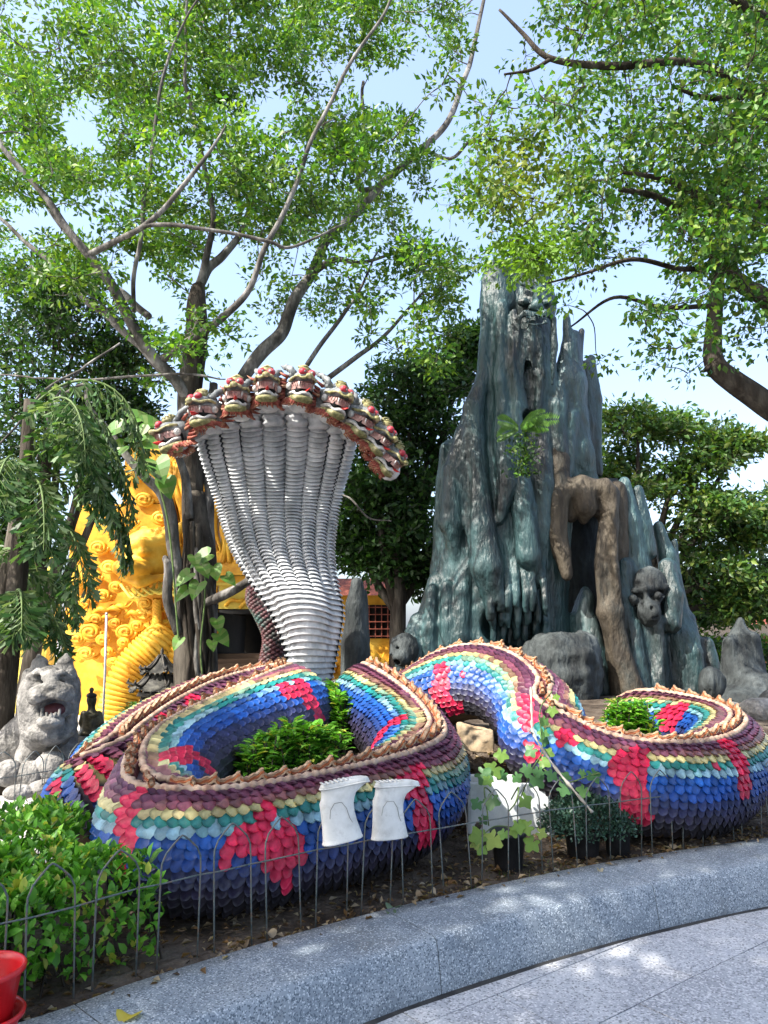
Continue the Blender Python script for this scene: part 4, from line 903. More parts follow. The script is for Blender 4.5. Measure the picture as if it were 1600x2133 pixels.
# ------------------------------------------------------------------ iron incense burner roof (two tiers)
def pagoda():
    PY = 9.3; pp = PY / FPX; c = np.array(W(332, 1475, PY)); zb = c[2]
    t = thing('incense_burner', tuple(c), 'black iron incense burner with two tiered grey tile roofs', 'incense burner')
    def tier(z0, z1, r0, r1, n=8, up=.05):
        R = []
        for i in range(7):
            f = i / 6; row = []
            for j in range(n * 8 + 1):
                a = 2 * PI * j / (n * 8); q = (j % 8) / 8; corner = (abs(q - .5) * 2) ** 3
                rad = (r0 + (r1 - r0) * f) * (1 + .10 * corner * (1 - f) ** 2); z = z0 + (z1 - z0) * (f ** 1.5) + up * corner * (1 - f) ** 2.5
                ridge = .010 * abs(math.sin(j * PI / 2)) ; row.append(Vector((c[0] + rad * math.cos(a), c[1] + rad * math.sin(a), z + ridge)))
            R.append(row)
        mb = MB(); mb.grid(R); roof = mb.build('roof', M['tile_grey'], t)
        ed = MB()
        for j in range(0, n * 8, 2):
            a = 2 * PI * j / (n * 8); q = (j % 8) / 8; corner = (abs(q - .5) * 2) ** 3; rad = r0 * (1 + .10 * corner); ed.ell((c[0] + rad * math.cos(a), c[1] + rad * math.sin(a), z0 + up * corner - .006), (.018, .018, .018), 6, 5)
        tag(ed.build('eave_tiles', M['tile_grey'], roof), kind='stuff')
        for j in range(n):
            a = 2 * PI * j / n; d = Vector((math.cos(a), math.sin(a), 0)); C0 = Vector((c[0], c[1], 0))
            pts = [C0 + d * (r1 + (r0 - r1) * f) + Vector((0, 0, z1 + (z0 - z1) * (1 - (1 - f) ** 1.5) + up * f ** 2.5 + .02)) for f in np.linspace(0, 1, 7)] + [C0 + d * (r0 * 1.16) + Vector((0, 0, z0 + up * 2.0)), C0 + d * (r0 * 1.10) + Vector((0, 0, z0 + up * 2.9))]
            MB().tube(pts, [.018] * 7 + [.02, .006], 6).build('ridge', M['iron'], roof)
    zf = lambda v: W(332, v, PY).z
    tier(zf(1438), zf(1405), 58 * pp, 26 * pp, 6); tier(zf(1402), zf(1368), 38 * pp, 5 * pp, 6, .035)
    mb = MB(); mb.build('roof_band', M['iron'], t); mb = MB(); mb.lathe((c[0], c[1], 0), [(5 * pp, zf(1370)), (6 * pp, zf(1365)), (3 * pp, zf(1361)), (4 * pp, zf(1356)), (0, zf(1348))], 12); mb.build('finial', M['iron'], t)
    mb = MB(); mb.lathe((c[0], c[1], 0), [(42 * pp, zf(1440)), (46 * pp, zf(1448)), (30 * pp, zf(1452)), (30 * pp, zf(1470))], 20); mb.build('drum', M['iron'], t)
    for j in range(4):
        a = PI / 4 + j * PI / 2; x, y = c[0] + math.cos(a) * .2, c[1] + math.sin(a) * .2
        MB().tube([(x, y, zf(1445)), (x + math.cos(a) * .03, y + math.sin(a) * .03, zf(1460)), (x, y, .3)], [.04, .035, .05], 8).build('leg', M['iron'], t)
pagoda()
# ------------------------------------------------------------------ standing stones and rocks
def menhir():
    Y = 9.2; q = Y / FPX; f = lambda u, v, d=0.0: np.array(W(u, v, Y + d)); b = Sculpt(f(690, 1440, -.4) - .1, f(790, 1190, .4) + .1, .024)
    b.chain([f(744, 1215), f(742, 1270), f(741, 1340), f(740, 1430)], [9 * q, 17 * q, 24 * q, 29 * q], .06); b.chain([f(756, 1235, .05), f(760, 1330, .05), f(764, 1430, .05)], [6 * q, 11 * q, 14 * q], .05); b.chain([f(752, 1330, -.26), f(762, 1350, -.22), f(758, 1370, -.22)], [3 * q] * 3, .03, 1, True)
    tag(b.build('standing_stone', M['rock_stain'], None, 1, ((2.5, .035, .5), (9, .012, .7))), 'tall dark standing stone right of the ribbed serpent neck', 'stone')
menhir()
boulder(W(712, 1425, 8.9), (.09, .08, .07), M['stone'], 'small grey rock at the foot of the serpent neck', seed=3)
def monument():
    Y = 9.8; q = Y / FPX; f = lambda u, v, d=0.0: np.array(W(u, v, Y + d)); b = Sculpt(f(1490, 1470, -.7) - .1, f(1680, 1270, .7) + .1, .03)
    b.chain([f(1542, 1292, .1), f(1540, 1330, .1), f(1545, 1400), f(1545, 1450)], [9 * q, 22 * q, 32 * q, 40 * q], .08); b.chain([f(1520, 1340), f(1522, 1440)], [14 * q, 22 * q], .05); b.chain([f(1566, 1330), f(1575, 1430)], [16 * q, 26 * q], .05); b.ell(f(1575, 1430, -.2), (.28, .3, .2), .08); b.ell(f(1560, 1465, -.3), (.45, .35, .2), .08)
    tag(b.build('stone_monument', M['rock_stain'], None, 1, ((3, .03, .4), (9, .012, .7))), 'weathered dark stone monument at the right edge below the trees', 'stone')
monument()
for k, (u, v, Y, r, mt, lb) in enumerate([(1482, 1425, 9.0, (.17, .16, .24), 'rock_stain', 'dark stone with a pale drip beside the rock tower foot'), (1418, 1446, 8.6, (.09, .08, .06), 'stone', 'little grey rock just left of the dripping dark stone'), (1578, 1480, 8.0, (.2, .2, .16), 'stone', 'brownish boulder at the right edge behind the coil'), (1522, 1478, 8.2, (.15, .14, .10), 'stone', 'flat grey rock behind the right coil crest'), (1608, 1470, 8.3, (.14, .2, .2), 'stone_dark', 'bluish dark boulder cut by the right photo edge')]):
    boulder(W(u, v, Y), r, M[mt], lb, None, seed=40 + k)
bl = MB(); bl.box((0, 0, 0), (.31, .20, .21)); 
blk = Sculpt((-.2, -.16, -.16), (.2, .16, .16), .012)
blk.D[:] = 1; X, Y_, Z = np.meshgrid(*[blk.lo[i] + blk.h * np.arange(blk.n[i]) for i in range(3)], indexing='ij'); blk.D[:] = np.maximum(np.maximum(np.abs(X) - .145, np.abs(Y_) - .09), np.abs(Z + .02 * X / .145) - .10)
tag(blk.build('stone_block', mat('tan_block', [(.22, .15, .085), (.36, .27, .17), (.45, .36, .25)], 7, 8, .9, .6, 30, .012), None, 1, ((9, .02, 1), (25, .008, 1)), None), 'rough tan stone block lying under the serpent arch', 'stone block').location = W(990, 1538, 6.35)
# ------------------------------------------------------------------ the golden dragon temple
GYD = 14.0; gp = GYD / FPX
def G(u, v, d=0.0): return Vector(W(u, v, GYD + d))
temple = thing('dragon_temple', tuple(G(400, 1480)), 'golden temple front covered with dragon reliefs, cloud scrolls and a dark doorway', 'temple')
def wallbox(u0, u1, v0, v1, d0, d1, nm, mt, sm=False):
    a, b = G(u0, v1, d0), G(u1, v0, d0); mb = MB(); mb.box(((a.x + b.x) / 2, GYD + (d0 + d1) / 2, (a.z + b.z) / 2), (b.x - a.x, d1 - d0, b.z - a.z)); return mb.build(nm, mt, temple, smooth=sm)
wallbox(120, 452, 1050, 1495, .55, 1.1, 'wall', M['gold'])
wallbox(255, 560, 930, 1048, .60, 1.2, 'wall', M['gold'])
wallbox(455, 640, 1051, 1268, .55, 1.1, 'wall', M['gold_pale'])
wallbox(566, 640, 1271, 1430, .57, 1.12, 'wall', M['gold_pale'])
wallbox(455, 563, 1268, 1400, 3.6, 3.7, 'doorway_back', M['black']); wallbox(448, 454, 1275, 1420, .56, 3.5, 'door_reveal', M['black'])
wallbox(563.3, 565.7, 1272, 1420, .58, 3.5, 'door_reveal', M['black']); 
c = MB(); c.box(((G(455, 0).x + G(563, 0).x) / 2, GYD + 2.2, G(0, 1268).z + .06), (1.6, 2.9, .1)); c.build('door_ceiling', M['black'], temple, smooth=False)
for q in range(5):
    v0 = 1362 + q * 11; wallbox(440, 572, v0, v0 + 10, .50 - q * .28, .9 - q * .28 + .3, 'step', M['wood'])
wallbox(445, 640, 1200, 1212, .25, 1.0, 'lintel', M['gold'])
wallbox(450, 640, 1213, 1219, .33, 1.0, 'lintel', M['gold_pale'])
ev = MB(); ev.grid([[G(u, v + 6 * math.sin(u * .1) * 0, d) for u in range(430, 660, 8)] for v, d in ((1198, .1), (1185, .15), (1160, .45), (1140, .7))]); ev.build('eave', M['gold'], temple)
rr = random.Random(11)
for q in range(14):                       # hanging folds of plaster mane
    u = 350 + q * 8; v0 = 960 + rr.uniform(-20, 20); pts = [G(u + 8 * math.sin(k * 1.3 + q), v0 + k * 34, .55 - .12 * math.sin(k * .6)) for k in range(9)]
    MB().tube(crom(pts, 4), [.05 + .03 * math.sin(i * .2) for i in range(33)], 7).build('mane_fold', M['gold'], temple)
for q in range(9):
    u = 462 + q * 9; pts = [G(u + rr.uniform(-3, 3) + 4 * math.sin(k + q), 1085 + k * 22, .5 - .05 * k) for k in range(5)]
    MB().tube(crom(pts, 4), [.055 - .001 * i for i in range(17)], 7).build('mane_fold', M['gold'], temple)
# dragon face
dh = Sculpt(*span(G, 220, 390, 1080, 1270, -.9, .9), .03)
dh.ell(G(310, 1160, .4), (.55, .5, .55), .1); dh.ell(G(280, 1185, .0), (.40, .45, .20), .1); dh.ell(G(268, 1180, -.3), (.18, .2, .13), .06)
dh.ell(G(300, 1150, -.1), (.13, .12, .09), .03); dh.chain([G(262, 1140, .0), G(300, 1130, -.12), G(345, 1120, .05), G(375, 1135, .2)], [.05, .09, .10, .05], .05)
for q in range(6): dh.chain([G(285 + q * 14, 1138, .1), G(300 + q * 16, 1112 - q * 4, .15), G(325 + q * 14, 1100 + q * 2, .3)], [.07, .06, .02], .04)
dh.chain([G(255, 1205, -.1), G(290, 1215, -.2), G(340, 1200, .0)], [.06, .09, .06], .05); dh.chain([G(250, 1196, -.5), G(300, 1204, -.5), G(330, 1196, -.2)], [.02, .04, .03], .03, 1.5, True)
for q in range(5): dh.chain([G(340 + q * 4, 1140 + q * 16, .2), G(362 + q * 3, 1150 + q * 18, .25), G(378, 1190 + q * 14, .35)], [.08, .09, .04], .05)
dh.build('dragon_face', M['gold'], temple, 1, ((3, .02, 1), (9, .008, 1)))
for q in range(9):                        # curling whiskers under the face
    u = 252 + q * 13; a = q * .7
    pts = [G(u, 1218 + 6 * math.sin(a), .15), G(u + 10, 1232 + 5 * math.sin(a * 2), -.05), G(u + 24, 1240 + 6 * math.cos(a), -.1), G(u + 38, 1228, .0), G(u + 46, 1214, .1)]
    MB().tube(crom(pts, 5), .028, 6).build('whisker', M['gold_pale'], temple)
def spiral(u, v, r, d, turns=2.2, tw=.035, flat=.75):
    n = int(22 * turns); pts = []
    for i in range(n):
        a = i / n * turns * 2 * PI; k = r * (1 - i / n * .86); pts.append(G(u + math.cos(a) * k, v + math.sin(a) * k * flat, d - .06 * i / n))
    mb = MB(); mb.tube(pts, tw, 6); cc = G(u, v, d + .02); mb.ell(cc, (r * gp * .96, .08, r * gp * flat * .96), 16, 8); return mb
for u, v, r, d in [(302, 1257, 17, .3), (298, 1281, 19, .25), (262, 1316, 22, .1), (188, 1316, 24, .1), (258, 1338, 13, .0), (322, 1318, 22, -.05), (240, 1298, 14, .2), (214, 1332, 14, .05), (160, 1330, 18, .1), (285, 1303, 14, .1), (225, 1358, 14, .0), (200, 1290, 16, .25), (150, 1298, 16, .25), (318, 1372, 17, .1), (345, 1300, 12, .2), (270, 1085, 20, .35), (300, 1108, 17, .4), (335, 1078, 20, .4), (240, 1108, 17, .4), (215, 1240, 18, .35), (242, 1222, 15, .3), (180, 1252, 18, .35), (228, 1180, 19, .4), (196, 1200, 18, .4), (160, 1212, 18, .4), (206, 1140, 20, .42), (168, 1160, 18, .42), (140, 1110, 18, .42), (300, 1040, 20, .5), (335, 1010, 20, .5), (280, 990, 18, .5), (178, 1360, 18, .1), (135, 1370, 16, .1), (236, 1378, 12, .0)]:
    spiral(u, v, r, d).build('cloud_scroll', M['gold'], temple)
for q in range(16):                       # flame wisps between the clouds
    u = 130 + q * 13; v = 1290 + rr.uniform(-25, 90)
    MB().tube(crom([G(u, v, .35), G(u + 14, v - 10, .2), G(u + 30, v - 6, .2), G(u + 44, v - 20, .35)], 5), [.05] * 8 + [.04 - .004 * i for i in range(8)], 6).build('plaster_wisp', M['gold'], temple)
tc_ = MB()
for q in range(6):
    a0 = q * PI / 3; tc_.tube([G(327 + math.cos(a0 + k * .55) * 6.5, 1248 + k * 3.2, .1 + math.sin(a0 + k * .55) * 6.5 * gp) for k in range(22)], .036, 6)
tc_.build('twisted_column', M['gold'], temple)
# ribbed coils of the plaster dragon
def coil(path, r, n, nm):
    P = crom(path, 12); d = np.concatenate([[0], np.cumsum(np.linalg.norm(np.diff(P[:, :3], axis=0), axis=1))]); pts = []; rad = []
    for i in range(n):
        for f, k in ((0, 1.0), (.25, 1.03), (.6, .99), (.9, .90), (.96, .86)):
            q = (i + f) / n * d[-1]; pts.append([np.interp(q, d, P[:, j]) for j in range(3)]); rad.append(np.interp(q, d, P[:, 3]) * k)
    MB().tube(pts, rad, 18).build(nm, M['gold'], temple)
coil([(*G(345, 1318, .25), .30), (*G(322, 1348, .1), .36), (*G(292, 1380, .0), .38), (*G(264, 1420, -.1), .36), (*G(248, 1465, -.15), .34), (*G(236, 1520, -.2), .33)], 0, 24, 'dragon_coil')
coil([(*G(385, 1325, .3), .2), (*G(374, 1355, .2), .26), (*G(362, 1395, .2), .24), (*G(356, 1430, .2), .22)], 0, 11, 'dragon_coil')
coil([(*G(440, 1300, .4), .22), (*G(424, 1340, .3), .25), (*G(414, 1390, .3), .25), (*G(410, 1440, .3), .25)], 0, 11, 'dragon_coil')
for q in range(7):
    MB().tube(crom([G(345 + q * 12, 1262, .45), G(348 + q * 12, 1285, .4), G(352 + q * 12, 1306, .42)], 4), .05, 6).build('drape_fold', M['gold'], temple)
for u0, v0 in ((470, 1262), (500, 1266), (530, 1262), (552, 1266)):
    MB().tube(crom([G(u0, v0, .5), G(u0 + 12, v0 - 12, .45), G(u0 + 30, v0 - 10, .45), G(u0 + 42, v0 - 16, .5)], 4), [.04] * 6 + [.035] * 5 + [.01] * 2, 6).build('plaster_wisp', M['gold'], temple)
# lattice window and pale wing to the left, yellow wing to the right
wallbox(-120, 112, 1150, 1500, .85, 1.3, 'wing_wall', M['gold_pale'])
wallbox(4, 78, 1262, 1342, .80, .86, 'window_recess', M['black'])
for q in range(6): wallbox(5 + q * 14, 7.5 + q * 14, 1262, 1342, .74, .79, 'lattice_bar', M['stone_pale'])
for q in range(6): wallbox(4, 78, 1264 + q * 15, 1266.5 + q * 15, .71, .735, 'lattice_bar', M['stone_pale'])
wallbox(690, 840, 1235, 1480, 1.0, 1.5, 'wing_wall', M['gold']); wallbox(765, 822, 1260, 1330, .93, .99, 'window_recess', M['black'])
for q in range(5): wallbox(768 + q * 13, 770 + q * 13, 1260, 1330, .86, .92, 'lattice_bar', M['redtile'])
for q in range(5): wallbox(765, 822, 1264 + q * 15, 1266 + q * 15, .82, .855, 'lattice_bar', M['redtile'])
for q in range(8):
    u = 690 + q * 19; MB().tube(crom([G(u, 1400, .95), G(u + 12, 1372 + rr.uniform(-12, 12), .8), G(u + 26, 1385, .8), G(u + 34, 1360, .9)], 4), [.09] * 6 + [.07] * 5 + [.02] * 2, 6).build('plaster_wisp', M['gold'], temple)
rf = MB(); rf.grid([[G(u, v, d) for u in range(685, 850, 6)] for v, d in ((1240, .6), (1222, .9), (1205, 1.3))]); rf.build('tile_roof', M['redtile'], temple)
# scaly column in front of the doorway
dc = thing('scaled_column', tuple(W(560, 1420, 10.6)), 'dark red and green scaled column half hidden behind the ribbed neck', 'column')
P_ = crom([(*W(540, 1205, 10.6), .13), (*W(537, 1250, 10.5), .14), (*W(556, 1285, 10.4), .15), (*W(572, 1330, 10.4), .14), (*W(566, 1380, 10.4), .15), (*W(560, 1440, 10.4), .17)], 10)
mb = MB(); mb.tube(P_[:, :3], P_[:, 3], 14); mb.build('shaft', mat('dark_scales', [(.02, .022, .02), (.05, .06, .055), (.10, .025, .03)], 5, 6, .6, .6, 30, .01), dc)
mb = MB()
for i in range(3, len(P_) - 2):
    for j in range(9):
        a = 2 * PI * (j + .5 * (i % 2)) / 9; p = Vector(P_[i, :3]); r = P_[i, 3]; n = Vector((math.cos(a), math.sin(a), 0)); mb.ell(p + n * (r - .004), (.045, .045, .03), 6, 4)
tag(mb.build('scales', mat('dark_scales_b', [(.03, .04, .035), (.09, .03, .035), (.04, .09, .08)], 3, 4, .5, .3), dc), kind='stuff')
pm = MB(); b = W(216, 1500, 8.6); b.z = .25; pm.tube([b, W(219, 1400, 8.6), W(222, 1280, 8.6)], .014, 8); pm.ell(W(222, 1279, 8.6), (.018, .018, .02), 8, 6)
tag(pm.build('metal_pole', M['pale_metal']), 'thin pale grey metal pole standing in front of the golden reliefs', 'pole')
# ------------------------------------------------------------------ brick red house far right
hs = thing('red_house', (9.6, 20, .3), 'low house with red wall and dark doors glimpsed at the right edge', 'house')
def hb_(u0, u1, v0, v1, Y, dep, nm, mt):
    a, b = W(u0, v1, Y), W(u1, v0, Y); mb = MB(); mb.box(((a.x + b.x) / 2, Y + dep / 2, (a.z + b.z) / 2), (b.x - a.x, dep, b.z - a.z)); return mb.build(nm, mt, hs, smooth=False)
hb_(1440, 1760, 1290, 1420, 20, 4, 'wall', M['wallcream']); hb_(1488, 1512, 1328, 1375, 19.9, .08, 'door', M['black']); hb_(1576, 1600, 1325, 1376, 19.9, .08, 'door', mat('door_wood', [(.10, .04, .015), (.2, .09, .04)], 5, 5, .6, .2)); hb_(1604, 1640, 1325, 1376, 19.9, .08, 'door', M['redtile'])
for q in range(4): hb_(1560, 1660, 1377 + q * 8, 1383 + q * 8, 19.6 - q * .25, .5, 'step', M['redtile'])
rm = MB(); rm.grid([[W(u, v, y) for u in (1420, 1520, 1620, 1780)] for v, y in ((1300, 19.3), (1255, 21), (1215, 22.5))]); rm.build('roof', M['redtile'], hs, smooth=False)
# ------------------------------------------------------------------ leaves
def rand_unit(n, g=rng):
    d = g.normal(size=(n, 3)); return d / np.linalg.norm(d, axis=1)[:, None]
def leaf_arrays(P, D, N, Ls, asp=.5, fold=.12, six=False):
    """leaves as small folded blades; returns verts, tris, verts per leaf"""
    n = len(P); N = N - D * (N * D).sum(1)[:, None]; N /= np.linalg.norm(N, axis=1)[:, None] + 1e-9; Sd = np.cross(D, N); L = Ls[:, None]
    if six:
        st = [(0, 0, 0), (.30, .42, fold), (.68, .40, fold * .8), (1, 0, -.10), (.68, -.40, fold * .8), (.30, -.42, fold), (.5, 0, .0)]
        F0 = [(0, 6, 1), (1, 6, 2), (2, 6, 3), (0, 5, 6), (5, 4, 6), (4, 3, 6)]
    else:
        st = [(0, 0, 0), (.45, .5, fold), (1, 0, -.04), (.45, -.5, fold)]; F0 = [(0, 2, 1), (0, 3, 2)]
    k = len(st); V = np.stack([P + D * L * a + Sd * L * (b * asp * 2 * .5) + N * L * c for a, b, c in st], 1).reshape(-1, 3)
    F = (np.array(F0)[None] + (np.arange(n) * k)[:, None, None]).reshape(-1, 3)
    return V, F, k
def leafcol(n, pal, var=.28, g=rng):
    pal = np.array(pal); c = pal[g.integers(0, len(pal), n)] * (1 + g.uniform(-var, var, (n, 1))); return np.clip(c, .004, .9)
GREEN = [(.07, .165, .014), (.10, .20, .018), (.04, .115, .018), (.15, .25, .024), (.06, .155, .02)]
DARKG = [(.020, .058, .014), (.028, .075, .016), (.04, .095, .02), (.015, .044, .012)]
YELG = [(.10, .13, .016), (.13, .135, .018), (.07, .11, .016), (.16, .12, .02)]
HEDGE = [(.075, .24, .02), (.11, .31, .03), (.055, .18, .016), (.17, .39, .045), (.21, .42, .06), (.065, .21, .02), (.09, .27, .026), (.05, .16, .018), (.13, .33, .035), (.34, .38, .06)]
def hedge_leaves(name, pts, nrm, size, pal, parent, matl, single=0, six=True, asp=.56, up=.5, lvar=.3):
    n = len(pts); d = nrm * .5 + rand_unit(n) * .8 + np.array([0, 0, up]); d /= np.linalg.norm(d, axis=1)[:, None]
    nn = np.array([0, 0, 1.0]) + nrm * .6 + rand_unit(n) * .5; L = size * (1 + rng.uniform(-lvar, lvar, n)); C = leafcol(n, pal)
    pick = np.zeros(n, bool)
    if single:
        _, _, dep = pix(pts); facing = (nrm * (np.array([0, 0, CAM_Z]) - pts)).sum(1); u, v, _ = pix(pts)
        sc_ = np.where((facing > 0) & (u > 0) & (u < 1600) & (v < 2133), L / dep, -1); pick[np.argsort(-sc_)[:single]] = True
    V, F, k = leaf_arrays(pts[~pick], d[~pick], nn[~pick], L[~pick], asp, .10, six)
    o = npmesh(name, V, F, matl, parent, smooth=False, cols=np.repeat(C[~pick], k, 0)); o['kind'] = 'stuff'
    if single:
        proto = []
        for c in pal:
            for f in (.85, 1.15):
                V1, F1, k1 = leaf_arrays(np.zeros((1, 3)), np.array([[0, 1.0, 0]]), np.array([[0, 0, 1.0]]), np.ones(1), asp, .10, six)
                q = npmesh('leaf', V1, F1, matl, None, cols=np.tile(np.array(c) * f, (k1, 1))); proto.append(q.data); bpy.data.objects.remove(q)
        for i in np.where(pick)[0]:
            dd = Vector(d[i]); n1 = Vector(nn[i]); n1 = (n1 - dd * n1.dot(dd)).normalized(); sd = dd.cross(n1)
            q = link('leaf', proto[int(rng.integers(len(proto)))]); q.matrix_world = Matrix([(sd[r] * L[i], dd[r] * L[i], n1[r] * L[i], pts[i][r]) for r in range(3)] + [(0, 0, 0, 1)]); adopt(q, parent)
    return o
# clipped hedge in the left foreground
hedge = thing('hedge', (-1.75, 3.6, BED_Z), 'clipped glossy green hedge filling the left foreground behind the fence', 'hedge')
hp = []; hn = []
hk = 0
while hk < 17000:
    s = S0 + rng.uniform(-3.6, -1.12); w = rng.uniform(.16, 1.9); base = kerb_at(s, -w)
    x, y = base.x, base.y
    d_tail = math.hypot(x + 1.75, y - 5.55); d_front = math.hypot(x + 1.15, y - 4.28)
    if d_tail < .62 or d_front < .50 or x < -3.6 or y > 5.3 + .2 * (x + 2): continue
    ed = min((w - .16) / .16, (S0 - .98 - s) / .22, 1); ed = max(ed, 0)
    top = .37 + .07 * float(vnoise([(x * 2.2, y * 2.2, 0)])[0]) + .05 * float(vnoise([(x * 6, y * 6, 0)], 4)[0]) + .04 * float(ss(3.3, 4.6, y))
    h = top * math.sqrt(max(0.02, 1 - (1 - ed) ** 2)); hk += 1
    zz = BED_Z + h * (1 - abs(rng.normal() * .12)) if rng.random() < .62 else BED_Z + rng.uniform(.05, 1) * h
    if zz < BED_Z + .5 * h and ed > .95: zz = BED_Z + h * rng.uniform(.8, 1)
    out = kerb_at(s, 1) - kerb_at(s, 0); nrm = np.array([out.x * (1 - ed), out.y * (1 - ed) - .15, .25 + ed]); hp.append((x, y, zz)); hn.append(nrm / np.linalg.norm(nrm))
hedge_leaves('foliage', np.array(hp), np.array(hn), .056, HEDGE, hedge, M['leaf_gloss'], 300, True, .58)
st_ = MB()
for q in range(140):
    i = int(rng.integers(len(hp))); p = hp[i]; st_.tube([(p[0] + rng.uniform(-.1, .1), p[1] + rng.uniform(-.05, .1), BED_Z - .05), (p[0], p[1], BED_Z + .2), (p[0], p[1], p[2])], [.006, .005, .003], 4, False)
tag(st_.build('stem', M['bark_dark'], hedge), kind='stuff')
# leafy planting inside the coils
def planting(label, poly_uvY, n, h, size, nstem):
    c = np.mean([W(*q) for q in poly_uvY], 0); t = thing('leafy_planting', (c[0], c[1], float(ground_z(c[0], c[1]))), label, 'plants')
    pp, nn = [], []; P = np.array([W(*q)[:] for q in poly_uvY]); mb = MB()
    for k in range(nstem):
        w = rng.dirichlet(np.ones(len(P)) * .8); b = w @ P; g = float(ground_z(b[0], b[1])); hh = max(b[2] - g, .1) * rng.uniform(.75, 1.12) + h * rng.uniform(-.5, .5) * .3
        tip = np.array([b[0] + rng.uniform(-.06, .06), b[1] + rng.uniform(-.06, .06), g + hh]); mb.tube([(b[0], b[1], g - .03), (b[0], b[1], g + hh * .5), tip], [.007, .006, .004], 5, False)
        m = int(n / nstem)
        for q in range(m):
            f = 1 - abs(rng.normal() * .28); a = q * 2.4 + k; r = .03 * rng.uniform(.4, 1.2); z = g + hh * max(f, .15); pp.append((tip[0] * f + b[0] * (1 - f) + math.cos(a) * r, tip[1] * f + b[1] * (1 - f) + math.sin(a) * r, z)); v = np.array([math.cos(a), math.sin(a), .35]); nn.append(v / np.linalg.norm(v))
    tag(mb.build('stem', M['bark_dark'], t), kind='stuff'); pp = np.array(pp); nn = np.array(nn); N = len(pp)
    d = nn + rand_unit(N) * .35; d /= np.linalg.norm(d, axis=1)[:, None]; V, F, k = leaf_arrays(pp, d, np.tile([0, 0, 1.0], (N, 1)) + rand_unit(N) * .25, size * rng.uniform(.7, 1.25, N), .42, .08, True)
    o = npmesh('foliage', V, F, M['leaf_gloss'], t, cols=np.repeat(leafcol(N, HEDGE), k, 0)); o['kind'] = 'stuff'; return t
planting('fresh green leafy plants filling the middle of the front left coil', [(478, 1585, 5.0), (560, 1570, 4.95), (650, 1560, 5.15), (755, 1545, 5.35), (720, 1490, 5.9), (610, 1515, 5.6), (520, 1530, 5.35), (460, 1560, 5.15), (690, 1520, 5.5)], 8200, .3, .085, 330)
planting('light green plants between the coil ends at the foot of the hood', [(700, 1430, 6.9), (725, 1480, 6.3), (715, 1460, 6.6), (705, 1420, 7.3)], 2200, .3, .08, 90)
planting('small green plants growing inside the right hand coil', [(1250, 1475, 6.5), (1300, 1488, 6.35), (1390, 1503, 6.2), (1340, 1478, 6.6), (1285, 1462, 6.85)], 2800, .3, .085, 120)
planting('bright green shrub below the iron burner behind the serpent tail', [(262, 1480, 7.9), (290, 1470, 8.0), (310, 1480, 7.8), (275, 1500, 7.7)], 900, .3, .08, 50)
# ------------------------------------------------------------------ white foam box with climbing gourd, pots, bucket, boots
def opening_box(t, c, w, d, h, th, rz, m, nm='box'):
    def q(x, y, z): return Vector(c) + Matrix.Rotation(rz, 3, 'Z') @ Vector((x, y, z))
    mb = MB(); A = []
    for k, (ins, z) in enumerate(((.014, 0), (0, .012), (0, h - .01), (.006, h), (th - .006, h), (th, h - .01), (th + .01, .05))):
        W_, D_ = w / 2 - ins, d / 2 - ins; rr_ = .03
        row = []
        for sx, sy in ((-1, -1), (1, -1), (1, 1), (-1, 1)):
            for a in (0, .5, 1):
                ang = {(-1, -1): PI, (1, -1): 1.5 * PI, (1, 1): 0, (-1, 1): .5 * PI}[(sx, sy)] + a * PI / 2
                row.append(q(sx * (W_ - rr_) + math.cos(ang) * rr_, sy * (D_ - rr_) + math.sin(ang) * rr_, z))
        row.append(row[0]); A.append(row)
    mb.grid(A[::1]); return mb.build(nm, m, t, smooth=False), q
bc = onz(1068, 1742, .17); bc.y += .19
fb = thing('foam_box', tuple(bc), 'open white foam box holding soil and climbing plants by the arch', 'box')
ob, q = opening_box(fb, bc, .64, .38, .37, .035, -.05, M['foam'])
sm_ = MB(); sm_.grid([[q(x, y, .27 + .02 * math.sin(x * 9 + y * 20)) for x in np.linspace(-.29, .29, 9)] for y in np.linspace(-.16, .16, 6)]); sm_.build('soil', M['soil'], fb)
for x in (-.24, .22): hm = MB(); hm.tube([q(x, -.1895, .07), q(x, -.1915, .07)], .026, 10); hm.build('drain_hole', M['soil'], fb)
def pot(c, r0, r1, h, label, nm='plant_pot', m='black_plastic', g=None):
    t = thing(nm, tuple(c), label, 'plant pot', g); mb = MB()
    mb.lathe(c, [(r0 * .9, 0), (r0, .004), (r1 * .97, h - .03), (r1 * 1.05, h - .03), (r1 * 1.07, h - .004), (r1 * 1.03, h), (r1 * .96, h - .004), (r1 * .9, h - .05)], 24); mb.build('body', M[m], t)
    mb = MB(); mb.lathe(c, [(r1 * .93, h - .035), (r1 * .5, h - .025), (.001, h - .02)], 18); mb.build('soil', M['soil'], t); return t
p1 = onz(1060, 1812, .17); pot(p1, .085, .108, .235, 'black plastic pot with a young gourd in front of the foam box')
p2 = onz(1288, 1780, .17); pot(p2, .075, .092, .205, 'black plastic pot at the right end of the dark bush')
p3 = onz(1215, 1782, .17); pot(p3, .10, .12, .17, 'low black pot hidden under the dark small leaved bush')
